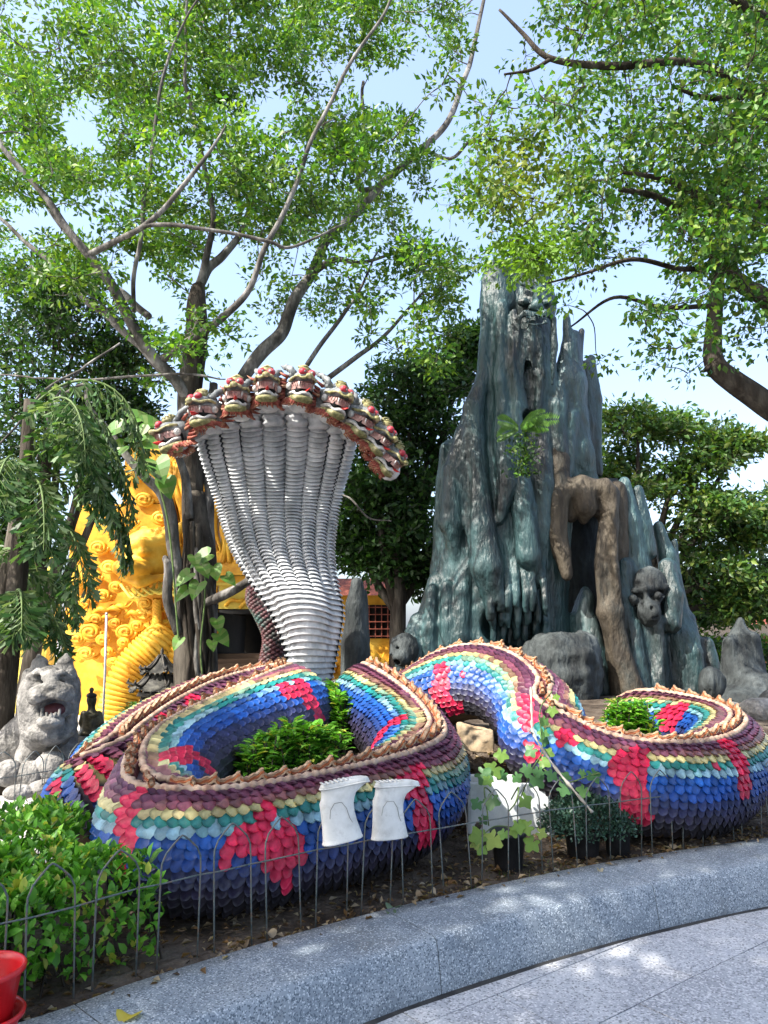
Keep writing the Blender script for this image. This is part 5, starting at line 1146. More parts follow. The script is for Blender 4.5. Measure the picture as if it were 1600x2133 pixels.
def lobed(t, c, n, d, L, pal, nm='leaf'):
    """one large five-lobed gourd leaf, cupped, as a part of its plant"""
    n = Vector(n).normalized(); d = Vector(d); d = (d - n * d.dot(n)).normalized(); s = d.cross(n); vs = [Vector(c)]; k = 20
    for i in range(k + 1):
        a = -PI * .92 + 2 * PI * .92 * i / k; r = L * (.52 + .13 * math.cos(a * 5) + .14 * math.cos(a)) * (1 + random.uniform(-.05, .05))
        vs.append(Vector(c) + d * (r * math.cos(a)) + s * (r * math.sin(a)) - n * (.10 * r * (1 + .7 * math.cos(a * 5))))
    mb = MB(); mb.col = tuple(np.array(random.choice(pal)) * random.uniform(.8, 1.2)); mb.add(vs, [(0, i, i + 1) for i in range(1, k + 1)]); return mb.build(nm, M['leaf'], t, smooth=True, col=True)
GOURD = [(.07, .19, .06), (.09, .22, .075), (.055, .15, .045), (.12, .26, .07), (.15, .27, .05)]
def climber(t, pts, rad=.005): MB().tube(crom([W(p[0], p[1], p[2] + .12) for p in pts], 6), rad, 5, False).build('stem', M['vine'] , t)
M['vine'] = mat('green_vine', [(.05, .09, .025), (.12, .18, .05)], 12, 4, .6, .2)
gv = thing('gourd_vine', tuple(bc + Vector((.1, 0, .3))), 'pale green gourd vine spilling over the white foam box and fence', 'vine')
climber(gv, [(1040, 1670, 5.5), (1010, 1640, 5.3), (1015, 1690, 5.1), (1018, 1720, 5.05)]); climber(gv, [(1085, 1660, 5.5), (1110, 1600, 5.4), (1130, 1560, 5.45), (1125, 1480, 5.6), (1150, 1440, 5.7)]); climber(gv, [(1130, 1600, 5.4), (1175, 1630, 5.15), (1230, 1615, 5.1), (1250, 1610, 5.1)])
climber(gv, [(1065, 1665, 5.45), (1080, 1640, 5.2), (1075, 1670, 5.1), (1060, 1690, 5.05)])
for u, v, Y, L in [(1005, 1613, 5.4, .115), (1030, 1600, 5.45, .12), (1045, 1570, 5.5, .09), (1025, 1665, 5.08, .10), (995, 1672, 5.1, .075), (1092, 1665, 5.06, .09), (1115, 1620, 5.35, .115), (1098, 1600, 5.4, .085), (1130, 1585, 5.4, .09), (1108, 1562, 5.45, .085), (1140, 1568, 5.42, .07), (1122, 1605, 5.35, .07), (1150, 1612, 5.2, .08), (1175, 1617, 5.15, .07), (1172, 1642, 5.1, .085), (1217, 1645, 5.1, .085), (1235, 1612, 5.1, .09), (1213, 1608, 5.12, .05), (1135, 1500, 5.6, .07), (1132, 1525, 5.55, .075), (1135, 1541, 5.55, .07), (1150, 1478, 5.65, .075), (1158, 1450, 5.7, .05), (1005, 1705, 5.05, .06), (1048, 1612, 5.5, .08), (1018, 1625, 5.3, .07), (1075, 1618, 5.5, .07)]:
    lobed(gv, W(u, v, Y + .12), (rng.uniform(-.4, .4), -1, rng.uniform(.2, .9)), (rng.uniform(-.8, .8), -.2, -rng.uniform(.1, .9)), L, GOURD)
gy_ = thing('young_gourd', tuple(p1 + Vector((0, 0, .2))), 'young yellow green gourd plant growing from the black pot', 'plant')
climber(gy_, [(1062, 1755, 4.88), (1060, 1725, 4.84), (1030, 1722, 4.8), (1005, 1740, 4.78)], .004); climber(gy_, [(1065, 1755, 4.88), (1085, 1735, 4.84), (1110, 1745, 4.8)], .004); climber(gy_, [(1062, 1755, 4.88), (1075, 1715, 4.85), (1095, 1708, 4.84)], .004)
for u, v, L in [(1000, 1742, .10), (1030, 1745, .105), (1005, 1765, .07), (1110, 1755, .09), (1080, 1718, .075), (1100, 1722, .08), (1050, 1735, .06), (1125, 1735, .06), (990, 1755, .06), (1070, 1730, .06)]:
    lobed(gy_, W(u, v, 4.78), (rng.uniform(-.4, .4), -1, rng.uniform(.3, .9)), (rng.uniform(-.8, .8), -.2, -rng.uniform(.1, .8)), L, [(.16, .27, .045), (.12, .24, .05), (.20, .28, .06)])
def bush(c, r, n, size, pal, label, asp=.6, nm='small_bush'):
    t = thing(nm, (c[0], c[1], c[2]), label, 'bush'); d = rand_unit(n); d[:, 2] = np.abs(d[:, 2]) * 1.0 - .25; k = rng.uniform(.6, 1, n)[:, None] * (1 + .18 * vnoise(d * 2.5)[:, None]); P = np.array(c) + np.array([0, 0, .12]) + d * k * np.array(r)
    hedge_leaves('foliage', P, d, size, pal, t, M['leaf'], 0, False, asp)
    mb = MB()
    for q in range(60):
        i = int(rng.integers(n)); mb.tube([(c[0] + rng.uniform(-.08, .08), c[1] + rng.uniform(-.06, .06), c[2]), (np.array(c) + P[i]) / 2 + np.array([0, 0, .04]), P[i]], [.005, .004, .002], 4, False)
    tag(mb.build('stem', M['bark_dark'], t), kind='stuff'); return t
bush((p3.x + .02, p3.y - .02, .26), (.34, .22, .26), 4200, .026, [(.025, .065, .045), (.035, .085, .06), (.05, .11, .085), (.02, .05, .035)], 'dense dark grey green bush with tiny leaves behind the fence')
sk = MB(); sk.tube(crom([W(1106, 1432, 5.75), W(1108, 1490, 5.6), W(1112, 1530, 5.45), (W(1150, 1590, 5.25)), W(1190, 1640, 5.15), W(1234, 1692, 5.02)], 6), [.009 + .004 * math.sin(i * 1.7) for i in range(31)], 7); sk.tube([W(1112, 1530, 5.45), W(1100, 1520, 5.42)], [.008, .004], 5)
tag(sk.build('dry_stick', M['twig_pale']), 'crooked pale dry stick leaning against the arch beside the vine', 'stick')
# red bucket standing in its saucer
def bucket(c):
    t = thing('red_bucket', tuple(c), 'bright red plastic bucket nested in a wider red pot, cut by the left edge', 'bucket'); mb = MB()
    mb.lathe(c, [(.001, .03), (.09, .03), (.096, .04), (.128, .245), (.139, .248), (.142, .262), (.135, .27), (.126, .264), (.122, .245), (.09, .045), (.001, .04)], 40); mb.build('body', M['red_plastic'], t)
    mb = MB(); mb.lathe(c, [(.001, 0), (.105, 0), (.112, .01), (.132, .10), (.146, .103), (.149, .117), (.142, .124), (.134, .118), (.128, .10), (.108, .014), (.001, .01)], 40); mb.build('outer_pot', M['red_plastic'], t)
bk_ = onz(-50, 2190, BED_Z); bucket(bk_)
# pair of white rubber boots turned upside down on the fence
def boot():
    C = [  # height from the sole downwards, centre x, half length, half width
        (.0, .045, .125, .040), (.012, .045, .131, .044), (.024, .043, .131, .045), (.030, .042, .124, .041), (.055, .028, .112, .042), (.085, .006, .092, .040), (.115, -.006, .082, .040), (.15, -.009, .078, .040), (.20, -.009, .078, .040), (.26, -.006, .082, .041), (.32, -.002, .089, .043), (.345, -.001, .092, .044), (.352, -.001, .095, .046), (.360, -.001, .095, .046), (.362, -.001, .089, .041), (.34, -.001, .086, .039), (.20, -.012, .070, .034)]
    mb = MB(); A = []
    for h, cx, a, b in C:
        row = []
        for j in range(25):
            th = 2 * PI * j / 24; x = math.copysign(abs(math.cos(th)) ** .8, math.cos(th)) * a; y = math.copysign(abs(math.sin(th)) ** .85, math.sin(th)) * b
            if h < .06 and x < 0: y *= .86
            lift = .0
            if h < .04 and x > .05: lift = (x - .05) ** 2 * 2.2
            row.append((cx + x, y, -h - lift))
        A.append([(x * (1.12 if h > .1 else 1.0), y, z * .80) for x, y, z in row])
    mb.grid(A); mb.grid([[(p[0] * k + .045 * (1 - k), p[1] * k, p[2]) for p in A[0]] for k in (.02, .5, 1.0)])
    t = [(-.07 + .012 * k, -.0, 0) for k in range(3)]
    parts = mb
    so = MB(); so.tube([(p[0] * 1.012, p[1] * 1.03, p[2] - .002) for p in A[2]], .0045, 5, False)
    ln = MB()
    for sgn in (-1,):
        ln.tube([(-.066, sgn * .0415, -.16), (-.058, sgn * .0415, -.12), (-.034, sgn * .041, -.092), (.004, sgn * .041, -.094), (.026, sgn * .041, -.128), (.036, sgn * .0415, -.176), (.048, sgn * .0415, -.2)], .0016, 5, False)
    tr = MB(); 
    for k in range(9): tr.box((-.07 + .024 * k, 0, .004 - (max(0, -.07 + .028 * k - .05)) ** 2 * 2.2), (.012, .068, .004))
    return parts, so, ln, tr
for k, (u, v, Y, rz, rx, lb) in enumerate([(700, 1628, 3.93, .06, -.14, 'left white rubber boot hung upside down on the fence hoop'), (812, 1628, 4.22, .10, .0, 'right white rubber boot hung upside down on the fence hoop')]):
    p = W(u, v, Y); t = thing('rubber_boot', tuple(p), lb, 'boot', 'white boots drying on the fence')
    R = Matrix.Translation(p) @ Matrix.Rotation(rz + .32, 4, 'Z') @ Matrix.Rotation(rx, 4, 'Y')
    for nm, mb, mt in zip(('shaft', 'sole_rim', 'seam', 'tread'), boot(), ('boot', 'boot', 'boot_in', 'boot')):
        mb.v = [tuple(R @ Vector(q)) for q in mb.v]; mb.build(nm, M[mt], t)
# ------------------------------------------------------------------ litter, tufts and fallen leaves on the soil
def scatter_bed(n, w0, w1, s0=-3.0, s1=4.6):
    s = rng.uniform(s0, s1, n); w = w0 + (w1 - w0) * rng.random(n) ** 1.3; P = np.array([kerb_at(S0 + a, -b)[:] for a, b in zip(s, w)]); P[:, 2] = np.maximum(ground_z(P[:, 0], P[:, 1]), .11) + .012; return P
LIT = [(.10, .06, .03), (.17, .115, .065), (.25, .19, .12), (.06, .04, .025), (.32, .27, .2), (.14, .08, .035)]
P = scatter_bed(2600, .0, .75); P3 = scatter_bed(60, -.09, .0); P3[:, 2] = BED_Z + .006; P = np.vstack([P, P3]); P2 = np.stack([rng.uniform(.2, 1.25, 900), rng.uniform(5.6, 6.9, 900), np.zeros(900)], 1); P2[:, 2] = ground_z(P2[:, 0], P2[:, 1]) + .015; P = np.vstack([P, P2]); n = len(P)
d = rand_unit(n) * np.array([1, 1, .25]); d /= np.linalg.norm(d, axis=1)[:, None]; V, F, k = leaf_arrays(P, d, np.array([0, 0, 1.0]) + rand_unit(n) * .45, rng.uniform(.022, .065, n), .45, .18, False)
tag(npmesh('leaf_litter', V, F, M['leaf'], None, cols=np.repeat(leafcol(n, LIT), k, 0)), kind='stuff')
def fallen(p, L, rz, col, label, grp=None):
    mb = MB(); mb.col = col; out = []; k = 14
    for i in range(k):
        a = 2 * PI * i / k; r = L * .5 * (1 + .10 * math.sin(3 * a)); x, y = r * math.cos(a), r * .68 * math.sin(a); out.append(Vector((x * math.cos(rz) - y * math.sin(rz), x * math.sin(rz) + y * math.cos(rz), .010 + .012 * math.cos(a * 2 + 1) + .006 * math.sin(a * 3)))+ Vector(p))
    mb.add([Vector(p) + Vector((0, 0, .006))] + out, [(0, 1 + i, 1 + (i + 1) % k) for i in range(k)]); tag(mb.build('fallen_leaf', M['leaf'], None, col=True), label, 'leaf', grp)
fallen((*W(272, 2064, 3.06)[:2], BED_Z + .003), .095, .3, (.42, .36, .06), 'curled yellow fallen leaf lying on the kerb top at lower left')
fallen((*W(1250, 1795, 4.84)[:2], BED_Z + .0), .05, .8, (.5, .44, .34), 'pale cream fallen leaf at the kerb edge below the dark bush')
fallen((*W(820, 1852, 4.24)[:2], BED_Z - .01), .085, .1, (.13, .2, .13), 'large greyish green fallen leaf on the soil below the right boot')
fallen((*W(815, 1875, 4.15)[:2], BED_Z - .01), .07, .9, (.12, .19, .12), 'smaller greyish green fallen leaf nearest the kerb below the boots')
for q in range(22):
    p = scatter_bed(1, .05, .30, -2.2, 3.6)[0]; fallen((p[0], p[1], BED_Z - .012), rng.uniform(.05, .085), rng.uniform(0, 6), tuple(np.array(LIT[int(rng.integers(1, 6))]) * 1.1), 'dry brown fallen leaf on the dark soil behind the kerb', 'dry fallen leaves on the soil strip')
gm = []
for c, r, n in (((1080, 1815, 4.82), .35, 420), ((1200, 1810, 4.88), .22, 260), ((1000, 1835, 4.6), .12, 120), ((700, 1885, 4.02), .1, 90), ((1490, 1735, 5.35), .12, 70), ((1150, 1760, 5.1), .3, 260)):
    b = W(*c); gm.append(np.stack([b.x + rng.normal(size=n) * r * .5, b.y + rng.normal(size=n) * r * .25, np.full(n, .12)], 1))
P = np.vstack(gm); P = P[kerb_dist(P[:, 0], P[:, 1]) > .01]; n = len(P); d = rand_unit(n) * .7 + np.array([0, 0, 1.0]); d /= np.linalg.norm(d, axis=1)[:, None]
V, F, k = leaf_arrays(P, d, rand_unit(n), rng.uniform(.03, .09, n), .14, .03, False)
tag(npmesh('grass_tufts', V, F, M['leaf'], None, cols=np.repeat(leafcol(n, [(.05, .10, .02), (.08, .13, .03), (.14, .14, .05)]), k, 0)), kind='stuff')
# ------------------------------------------------------------------ trees
def tree(name, label, loc, trunk, limbs, clumps, nleaf, leaf, pal, clump_r, bark, cat='tree', twig_r=.010, asp=.5, up=.35, flat=.6, colfn=None, group=None, twigs=True, droop=0.0, twig_bark=None, matl=None):
    t = thing(name, tuple(loc), label, cat, group); nodes = []; nrad = []
    def lim(nm, pts, mt, n=9):
        P = crom(pts, 8); P[1:-1, :3] += (vnoise(P[1:-1, :3] * 2.3) * .03)[:, None]
        MB().tube(P[:, :3], P[:, 3], n).build(nm, mt, t); nodes.append(P[:, :3]); nrad.append(P[:, 3])
    for pts in trunk: lim('trunk', pts, M['bark_dark'], 14)
    for pts in limbs: lim('branch', pts, M['bark_dark'] if bark == 'dark' else M['bark'])
    C = np.asarray(clumps); N = np.vstack(nodes); NR = np.concatenate(nrad)
    if twigs:
        tw = MB(); ext = N; extr = NR; order = np.argsort(((C[:, None, :] - N[None, ::4]) ** 2).sum(2).min(1)); added = [N]
        pool = N.copy()
        for i in order:
            dd = ((pool - C[i]) ** 2).sum(1) + .25 * np.maximum(0, pool[:, 2] - C[i, 2]) ** 2; j = int(np.argmin(dd)); a = pool[j]; b = C[i]; L = np.linalg.norm(b - a)
            if L > 3.2: continue
            m1 = a + (b - a) * .35 + rand_unit(1)[0] * L * .10; m2 = a + (b - a) * .72 + rand_unit(1)[0] * L * .09 + np.array([0, 0, -.04 * L])
            P = crom([a, m1, m2, b], 4); r0 = twig_r * min(1.6, .6 + L * .5); tw.tube(P, np.linspace(r0, r0 * .3, len(P)), 4, False)
            pool = np.vstack([pool, P[2::2]])
            for q in range(3):
                e = b + rand_unit(1)[0] * clump_r * .8; tw.tube([P[-4], (P[-4] + e) / 2 + rand_unit(1)[0] * .03, e], [r0 * .4, r0 * .3, r0 * .15], 3, False)
        o = tw.build('twigs', twig_bark or (M['bark_dark'] if bark == 'dark' else M['bark']), t); o['kind'] = 'stuff'
    k = rng.poisson(nleaf, len(C)); idx = np.repeat(np.arange(len(C)), k); n = len(idx)
    off = rand_unit(n) * (rng.random(n) ** .45)[:, None] * clump_r * np.array([1, 1, flat]); cs = rng.uniform(.65, 1.3, len(C)); off *= cs[idx][:, None]
    P = C[idx] + off; d = off / (np.linalg.norm(off, axis=1)[:, None] + 1e-6) * .6 + rand_unit(n) * .6 + np.array([0, 0, -droop]); d /= np.linalg.norm(d, axis=1)[:, None]
    nn = np.array([-.15, -.25, up * 2]) + rand_unit(n) * .8; Ls = leaf * rng.uniform(.65, 1.3, n)
    col = leafcol(n, pal, .25); tint = 1 + .38 * (rng.random(len(C)) * 2 - 1); col = col * tint[idx][:, None]
    if colfn is not None: col = colfn(P, col)
    V, F, kk = leaf_arrays(P, d, nn, Ls, asp, .10, False)
    o = npmesh('crown', V, F, matl or M['leaf'], t, cols=np.repeat(col, kk, 0)); o['kind'] = 'stuff'
    return t
def clumps_in(n, box, inside, Yr, spread=None, sub=1):
    """n clump centres; box in photograph pixels, inside(u, v) -> chance of foliage there"""
    out = []
    tries = 0
    while len(out) < n and tries < 200000:
        tries += 1
        u = rng.uniform(box[0], box[1]); v = rng.uniform(box[2], box[3]); Y = rng.uniform(*Yr)
        if rng.random() > inside(u, v): continue
        c = np.array(W(u, v, Y))
        for _ in range(sub): out.append(c + (rng.normal(size=3) * spread if spread is not None else 0))
    return np.array(out[:n])
def ells(u, v, L): return min(((u - a) / c) ** 2 + ((v - b) / d) ** 2 for a, b, c, d in L)
# --- the big pale barked tree behind the hood
GAPS = [(150, 270, 40, 55), (575, 215, 35, 60), (70, 470, 70, 35), (490, 530, 55, 35), (870, 150, 40, 110), (960, 360, 70, 150), (1010, 470, 60, 60), (790, 190, 45, 60), (300, 540, 45, 22), (600, 560, 40, 25), (820, 500, 30, 30), (720, 640, 35, 25), (225, 470, 30, 22), (700, 540, 30, 30), (1010, 120, 40, 40), (430, 500, 30, 30), (860, 610, 40, 30), (350, 600, 30, 25), (540, 680, 35, 25)]
def inA(u, v):
    if u > 1065 - .12 * max(0, 300 - v) or v > 770 + (u > 700) * -60: return 0
    if ells(u, v, GAPS) < 1: return .03
    if u > 975 and v > 540: return 0
    if v > 560 and u < 330: return .25
    if v > 620: return .5
    if u > 880 and v < 560: return .55 if ells(u, v, [(930, 130, 90, 130), (905, 450, 70, 90), (950, 560, 90, 90)]) < 1 else .10
    return 1.0
def L(*pts): return [(*W(u, v, Y), r * (.70 if r < 23 else .95) * Y / FPX) for u, v, Y, r in pts]
trunkA = [L((408, 1470, 9.1, 44), (405, 1380, 9.1, 40), (406, 1280, 9.1, 42), (412, 1190, 9.1, 40), (412, 1110, 9.12, 31), (404, 1030, 9.2, 24)), L((412, 1180, 9.1, 28), (402, 1050, 9.2, 24), (403, 930, 9.3, 26), (396, 840, 9.3, 27), (405, 740, 9.4, 27), (412, 640, 9.5, 23), (412, 590, 9.5, 19))]
limbsA = [L((380, 1220, 9.0, 16), (362, 1130, 8.9, 20), (342, 1040, 8.85, 20), (300, 990, 8.8, 14), (235, 915, 8.7, 10), (190, 840, 8.6, 8), (175, 800, 8.6, 6), (60, 870, 8.3, 4)),
    L((372, 1320, 8.9, 14), (350, 1250, 8.8, 15), (352, 1185, 8.75, 13), (345, 1160, 8.8, 8)),
    L((420, 1260, 8.95, 12), (455, 1245, 8.85, 15), (500, 1222, 8.8, 13), (530, 1200, 8.75, 11)),
    L((432, 1170, 9.1, 17), (438, 1080, 9.2, 16), (432, 1000, 9.3, 14), (424, 900, 9.4, 14), (445, 800, 9.6, 13)),
    L((395, 1080, 8.95, 12), (385, 1000, 8.9, 13), (372, 930, 8.9, 10), (385, 890, 8.95, 9), (383, 840, 9, 8)),
    L((405, 850, 9.3, 18), (365, 790, 9.1, 18), (318, 740, 8.9, 18), (262, 650, 8.7, 17), (215, 575, 8.5, 16), (182, 532, 8.4, 14), (120, 440, 8.3, 11), (60, 370, 8.2, 9), (-10, 280, 8.1, 7)),
    L((182, 532, 8.4, 11), (240, 502, 8.2, 10), (300, 470, 8.0, 9), (370, 400, 7.9, 8), (432, 322, 7.8, 6), (470, 260, 7.8, 3)),
    L((300, 470, 8.0, 7), (370, 470, 7.9, 7), (450, 482, 7.9, 6), (560, 502, 8.0, 6), (610, 514, 8.1, 5), (720, 465, 8.3, 3)),
    L((335, 752, 9.0, 14), (395, 710, 8.7, 13), (465, 660, 8.5, 12), (520, 600, 8.3, 10), (555, 510, 8.2, 9), (600, 420, 8.1, 8), (655, 280, 8.0, 7), (735, 130, 7.9, 6), (800, 30, 7.8, 5), (830, -60, 7.8, 4)),
    L((500, 800, 9.9, 20), (545, 735, 9.9, 22), (590, 690, 10.0, 21), (615, 620, 10.1, 19), (650, 570, 10.2, 17), (680, 500, 10.3, 15), (725, 460, 10.4, 15), (790, 390, 10.5, 13), (880, 310, 10.6, 11), (940, 240, 10.7, 10), (980, 120, 10.8, 8), (1010, -20, 11, 6)),
    L((650, 570, 10.2, 12), (700, 540, 10.1, 10), (760, 545, 10.0, 6), (840, 520, 9.9, 4)),
    L((790, 390, 10.5, 8), (745, 390, 10.4, 9), (755, 300, 10.4, 7), (757, 170, 10.4, 5)),
    L((880, 310, 10.6, 7), (940, 330, 10.4, 6), (985, 290, 10.3, 5), (1040, 268, 10.2, 2.5)),
    L((412, 600, 9.5, 16), (432, 560, 9.6, 15), (470, 530, 9.7, 13), (505, 480, 9.8, 10), (530, 400, 9.9, 7)),
    L((412, 600, 9.5, 14), (430, 540, 9.4, 12), (448, 450, 9.3, 9), (420, 340, 9.2, 8), (395, 220, 9.1, 7), (385, 100, 9, 5), (392, -40, 9, 4)),
    L((278, 650, 8.9, 7), (284, 560, 8.6, 7), (300, 430, 8.4, 7), (318, 290, 8.3, 6), (345, 130, 8.2, 5), (385, 40, 8.1, 4), (440, -40, 8, 3)),
    L((345, 775, 9.4, 12), (262, 690, 9.6, 12), (180, 625, 9.8, 11), (120, 560, 10, 9), (50, 500, 10.2, 7), (-20, 440, 10.3, 5)),
    L((310, 660, 9.6, 12), (270, 620, 9.7, 11), (200, 560, 9.8, 9), (100, 430, 9.9, 8), (20, 320, 10, 6), (-40, 220, 10, 4)),
    L((680, 790, 9.8, 9), (740, 745, 9.9, 8), (800, 700, 10, 6), (880, 610, 10.1, 4)),
    L((640, 760, 9.6, 8), (690, 690, 9.7, 7), (740, 620, 9.7, 5), (790, 520, 9.8, 3)),
    L((170, 770, 8.0, 4), (95, 810, 7.8, 4), (40, 880, 7.6, 3.5), (-10, 930, 7.5, 3)), L((250, 715, 8.2, 3), (170, 770, 8.0, 4), (105, 840, 7.85, 3.5), (95, 910, 7.8, 3), (70, 985, 7.7, 2)),
    L((60, 785, 8.6, 2), (160, 790, 8.5, 3.5), (280, 785, 8.5, 4), (400, 778, 8.5, 4), (470, 790, 8.5, 2)),
    L((560, 790, 9.4, 5), (600, 820, 9.2, 4), (690, 1000, 8.6, 2.5), (735, 1040, 8.4, 3), (770, 1080, 8.3, 2.5), (815, 1086, 8.2, 1.5))]
bigc = clumps_in(190, (-80, 1050, -110, 770), inA, (8.0, 12.5)); sub = []
for c in bigc:
    for q in range(int(rng.integers(3, 7))): sub.append(c + rng.normal(size=3) * np.array([.30, .30, .18]))
sub = np.array(sub); u_, v_, _ = pix(sub); keep = np.array([(ells(a, b, GAPS) > .8) and not (b > 760 and 330 < a < 840) and not (a > 985 and b > 545) for a, b in zip(u_, v_)]); sub = sub[keep]
tree('shade_tree', 'big pale barked tree spreading over the hood, with many grey limbs', W(408, 1450, 9.1), trunkA, limbsA, sub, 82, .096, GREEN, .30, 'pale', twig_r=.011, asp=.5)
big_tree = [o for o in bpy.data.objects if o.name.startswith('shade_tree')][0]
for q in range(16):                       # fibrous aerial roots grown onto the trunk
    a = -PI / 2 + rng.uniform(-1.5, 1.5); top = rng.uniform(1080, 1230); pts = []
    for k in range(7):
        v = top + (1475 - top) * k / 6; c = W(408 + 4 * math.sin(v * .01), v, 9.1); rr_ = (40 if v > 1180 else 34) * 9.1 / FPX * 1.0; aa = a + .12 * math.sin(k * 1.3 + q); pts.append(c + Vector((math.cos(aa) * rr_, math.sin(aa) * rr_, 0)))
    MB().tube(crom(pts, 4), [.022 + .012 * math.sin(i * .5 + q) for i in range(25)], 6).build('aerial_root', M['bark_dark'] if q % 3 else M['bark'], big_tree)
# --- near tree reaching in from the right, its crown going on over the visitor
def inB(u, v):
    left = 1095 if v < 250 else 1030 if v < 400 else 1060 if v < 620 else 1060 + (v - 620) * 1.7
    if u < left - 40 or v > 860: return 0
    low = 585 + (u - 1050) * .47
    if v > low + 60: return 0
    e = min(1, (u - left + 40) / 140)
    if 180 < v < 330 and u < 1190: e *= .25
    d = .35 + .65 * ss(1150, 1350, u) if v < 480 else .55
    if v > low - 60: d *= .5
    if u > 1440 and 600 < v: d *= .35
    if u < 1170 and v > 590: return 0
    return e * d
def LB(*pts): return [(*W(u, v, Y), r * Y / FPX) for u, v, Y, r in pts]
limbsB = [LB((1640, 870, 6.6, 26), (1590, 838, 6.6, 27), (1530, 795, 6.6, 25), (1488, 755, 6.6, 22), (1484, 690, 6.6, 18), (1492, 600, 6.6, 15), (1488, 540, 6.55, 13), (1440, 460, 6.4, 11), (1370, 410, 6.2, 8), (1290, 395, 6.0, 5)),
    LB((1488, 755, 6.6, 12), (1470, 770, 6.55, 5), (1462, 772, 6.5, 2)),
    LB((1650, 690, 6.9, 22), (1590, 620, 6.8, 20), (1540, 590, 6.7, 17), (1510, 530, 6.6, 13), (1505, 440, 6.5, 10), (1530, 300, 6.4, 7), (1500, 150, 6.3, 5)),
    LB((1680, 520, 6.6, 15), (1610, 515, 6.5, 13), (1540, 530, 6.4, 11), (1490, 545, 6.3, 8)),
    LB((1720, 500, 6.4, 14), (1600, 430, 6.2, 12), (1500, 425, 6.0, 9), (1400, 380, 5.8, 7), (1300, 360, 5.7, 4)),
    LB((1700, 330, 6.0, 11), (1560, 195, 5.8, 9), (1440, 130, 5.6, 9), (1280, 138, 5.5, 9), (1150, 122, 5.5, 7), (1090, 70, 5.5, 5), (1040, 20, 5.5, 3)),
    LB((1150, 122, 5.5, 5), (1110, 145, 5.5, 4), (1050, 155, 5.5, 2.5)),
    LB((1700, 120, 5.6, 15), (1600, 45, 5.4, 14), (1540, 5, 5.3, 12), (1480, -60, 5.2, 10)),
    LB((1700, 210, 5.7, 12), (1590, 200, 5.7, 9), (1480, 205, 5.6, 6), (1400, 180, 5.5, 4)),
    LB((1495, 560, 6.6, 7), (1420, 560, 6.3, 6), (1320, 540, 6.1, 5), (1220, 570, 6, 3.5), (1140, 590, 5.9, 2)),
    LB((1480, 640, 6.6, 6), (1380, 640, 6.4, 5), (1280, 620, 6.2, 4), (1190, 680, 6.1, 2)),
    # limbs over the visitor
    [(4.5, 4.6, 7.4, .16), (2.8, 2.6, 8.2, .13), (.6, .6, 8.4, .11), (-2.0, -1.2, 8.3, .08), (-5.0, -2.6, 8.2, .05)],
    [(4.6, 4.4, 7.0, .15), (3.4, 1.2, 7.8, .12), (1.6, -1.6, 8.0, .09), (-1.2, -4.2, 7.9, .06)],
    [(1.6, 1.6, 8.3, .09), (-.6, 2.2, 8.3, .07), (-3.0, 1.6, 8.2, .05), (-5.0, 1.2, 8.1, .03)],
    [(4.6, 4.6, 7.2, .13), (5.2, 1.0, 7.6, .09), (4.6, -2.0, 7.6, .05)]]
trunkB = [[(5.6, 5.6, -.1, .42), (5.5, 5.5, 1.2, .34), (5.2, 5.6, 2.6, .30), (4.9, 5.6, 4.2, .27), (4.6, 5.4, 5.8, .22), (4.5, 4.8, 7.2, .17)],
    [(5.3, 5.6, 2.4, .2), (4.8, 6.2, 3.0, .19), (4.2, 6.5, 3.4, .16), (3.65, 6.6, 3.62, .12)]]
cB = clumps_in(330, (990, 1760, -120, 860), inB, (4.9, 7.6))
cs_ = []
for c in cB:
    for q in range(int(rng.integers(1, 4))): cs_.append(c + rng.normal(size=3) * np.array([.22, .25, .14]))
over = []
while len(over) < 1500:                    # foliage over the walk, above the frame
    x, y, z = rng.uniform(-10, 3.5), rng.uniform(-7, 1.5), rng.uniform(7.0, 9.0)
    u, v, d = pix((x, y, z))
    if d[0] > .3 and v[0] > -260 and y > .5: continue
    if vnoise([(x * .55, y * .55, 3.3)])[0] < -.62: continue
    over.append((x, y, z))
def ylw(P, c):
    u, v, _ = pix(P); w = ss(.25, 1, 1 - np.abs((u - 1090) / 190)) * ss(.0, .8, 1 - np.abs((v - 370) / 150)); w = w * rng.random(len(P)) * .9
    y = np.array([.22, .25, .03]); lime = (ss(.0, .7, 1 - ((u - 1110) / 110) ** 2 - ((v - 540) / 90) ** 2) * .8)[:, None]
    return (c * (1 - w[:, None].clip(0, 1)) + y * w[:, None].clip(0, 1)) * (1 - lime) + lime * np.array([.16, .30, .03])
RG = [(.045, .135, .016), (.065, .165, .02), (.028, .092, .015), (.095, .20, .022), (.13, .20, .024)]
limec = [np.array(W(rng.normal(1105, 48), rng.normal(520, 28), rng.uniform(5.6, 6.1))) for _ in range(26)]
yelc = [np.array(W(rng.normal(1085, 60), rng.normal(350, 75), rng.uniform(5.6, 6.3))) for _ in range(40)]
lowc = [np.array(W(rng.uniform(1040, 1160), rng.uniform(640, 800), rng.uniform(5.8, 6.2))) for _ in range(9)]
tree('overhanging_tree', 'small leaved tree reaching in from the right with dark crooked limbs', (5.6, 5.6, .1), trunkB, limbsB, np.vstack([cs_, limec, yelc]), 46, .062, RG, .23, 'dark', twig_r=.008, asp=.62, droop=.35, colfn=ylw)
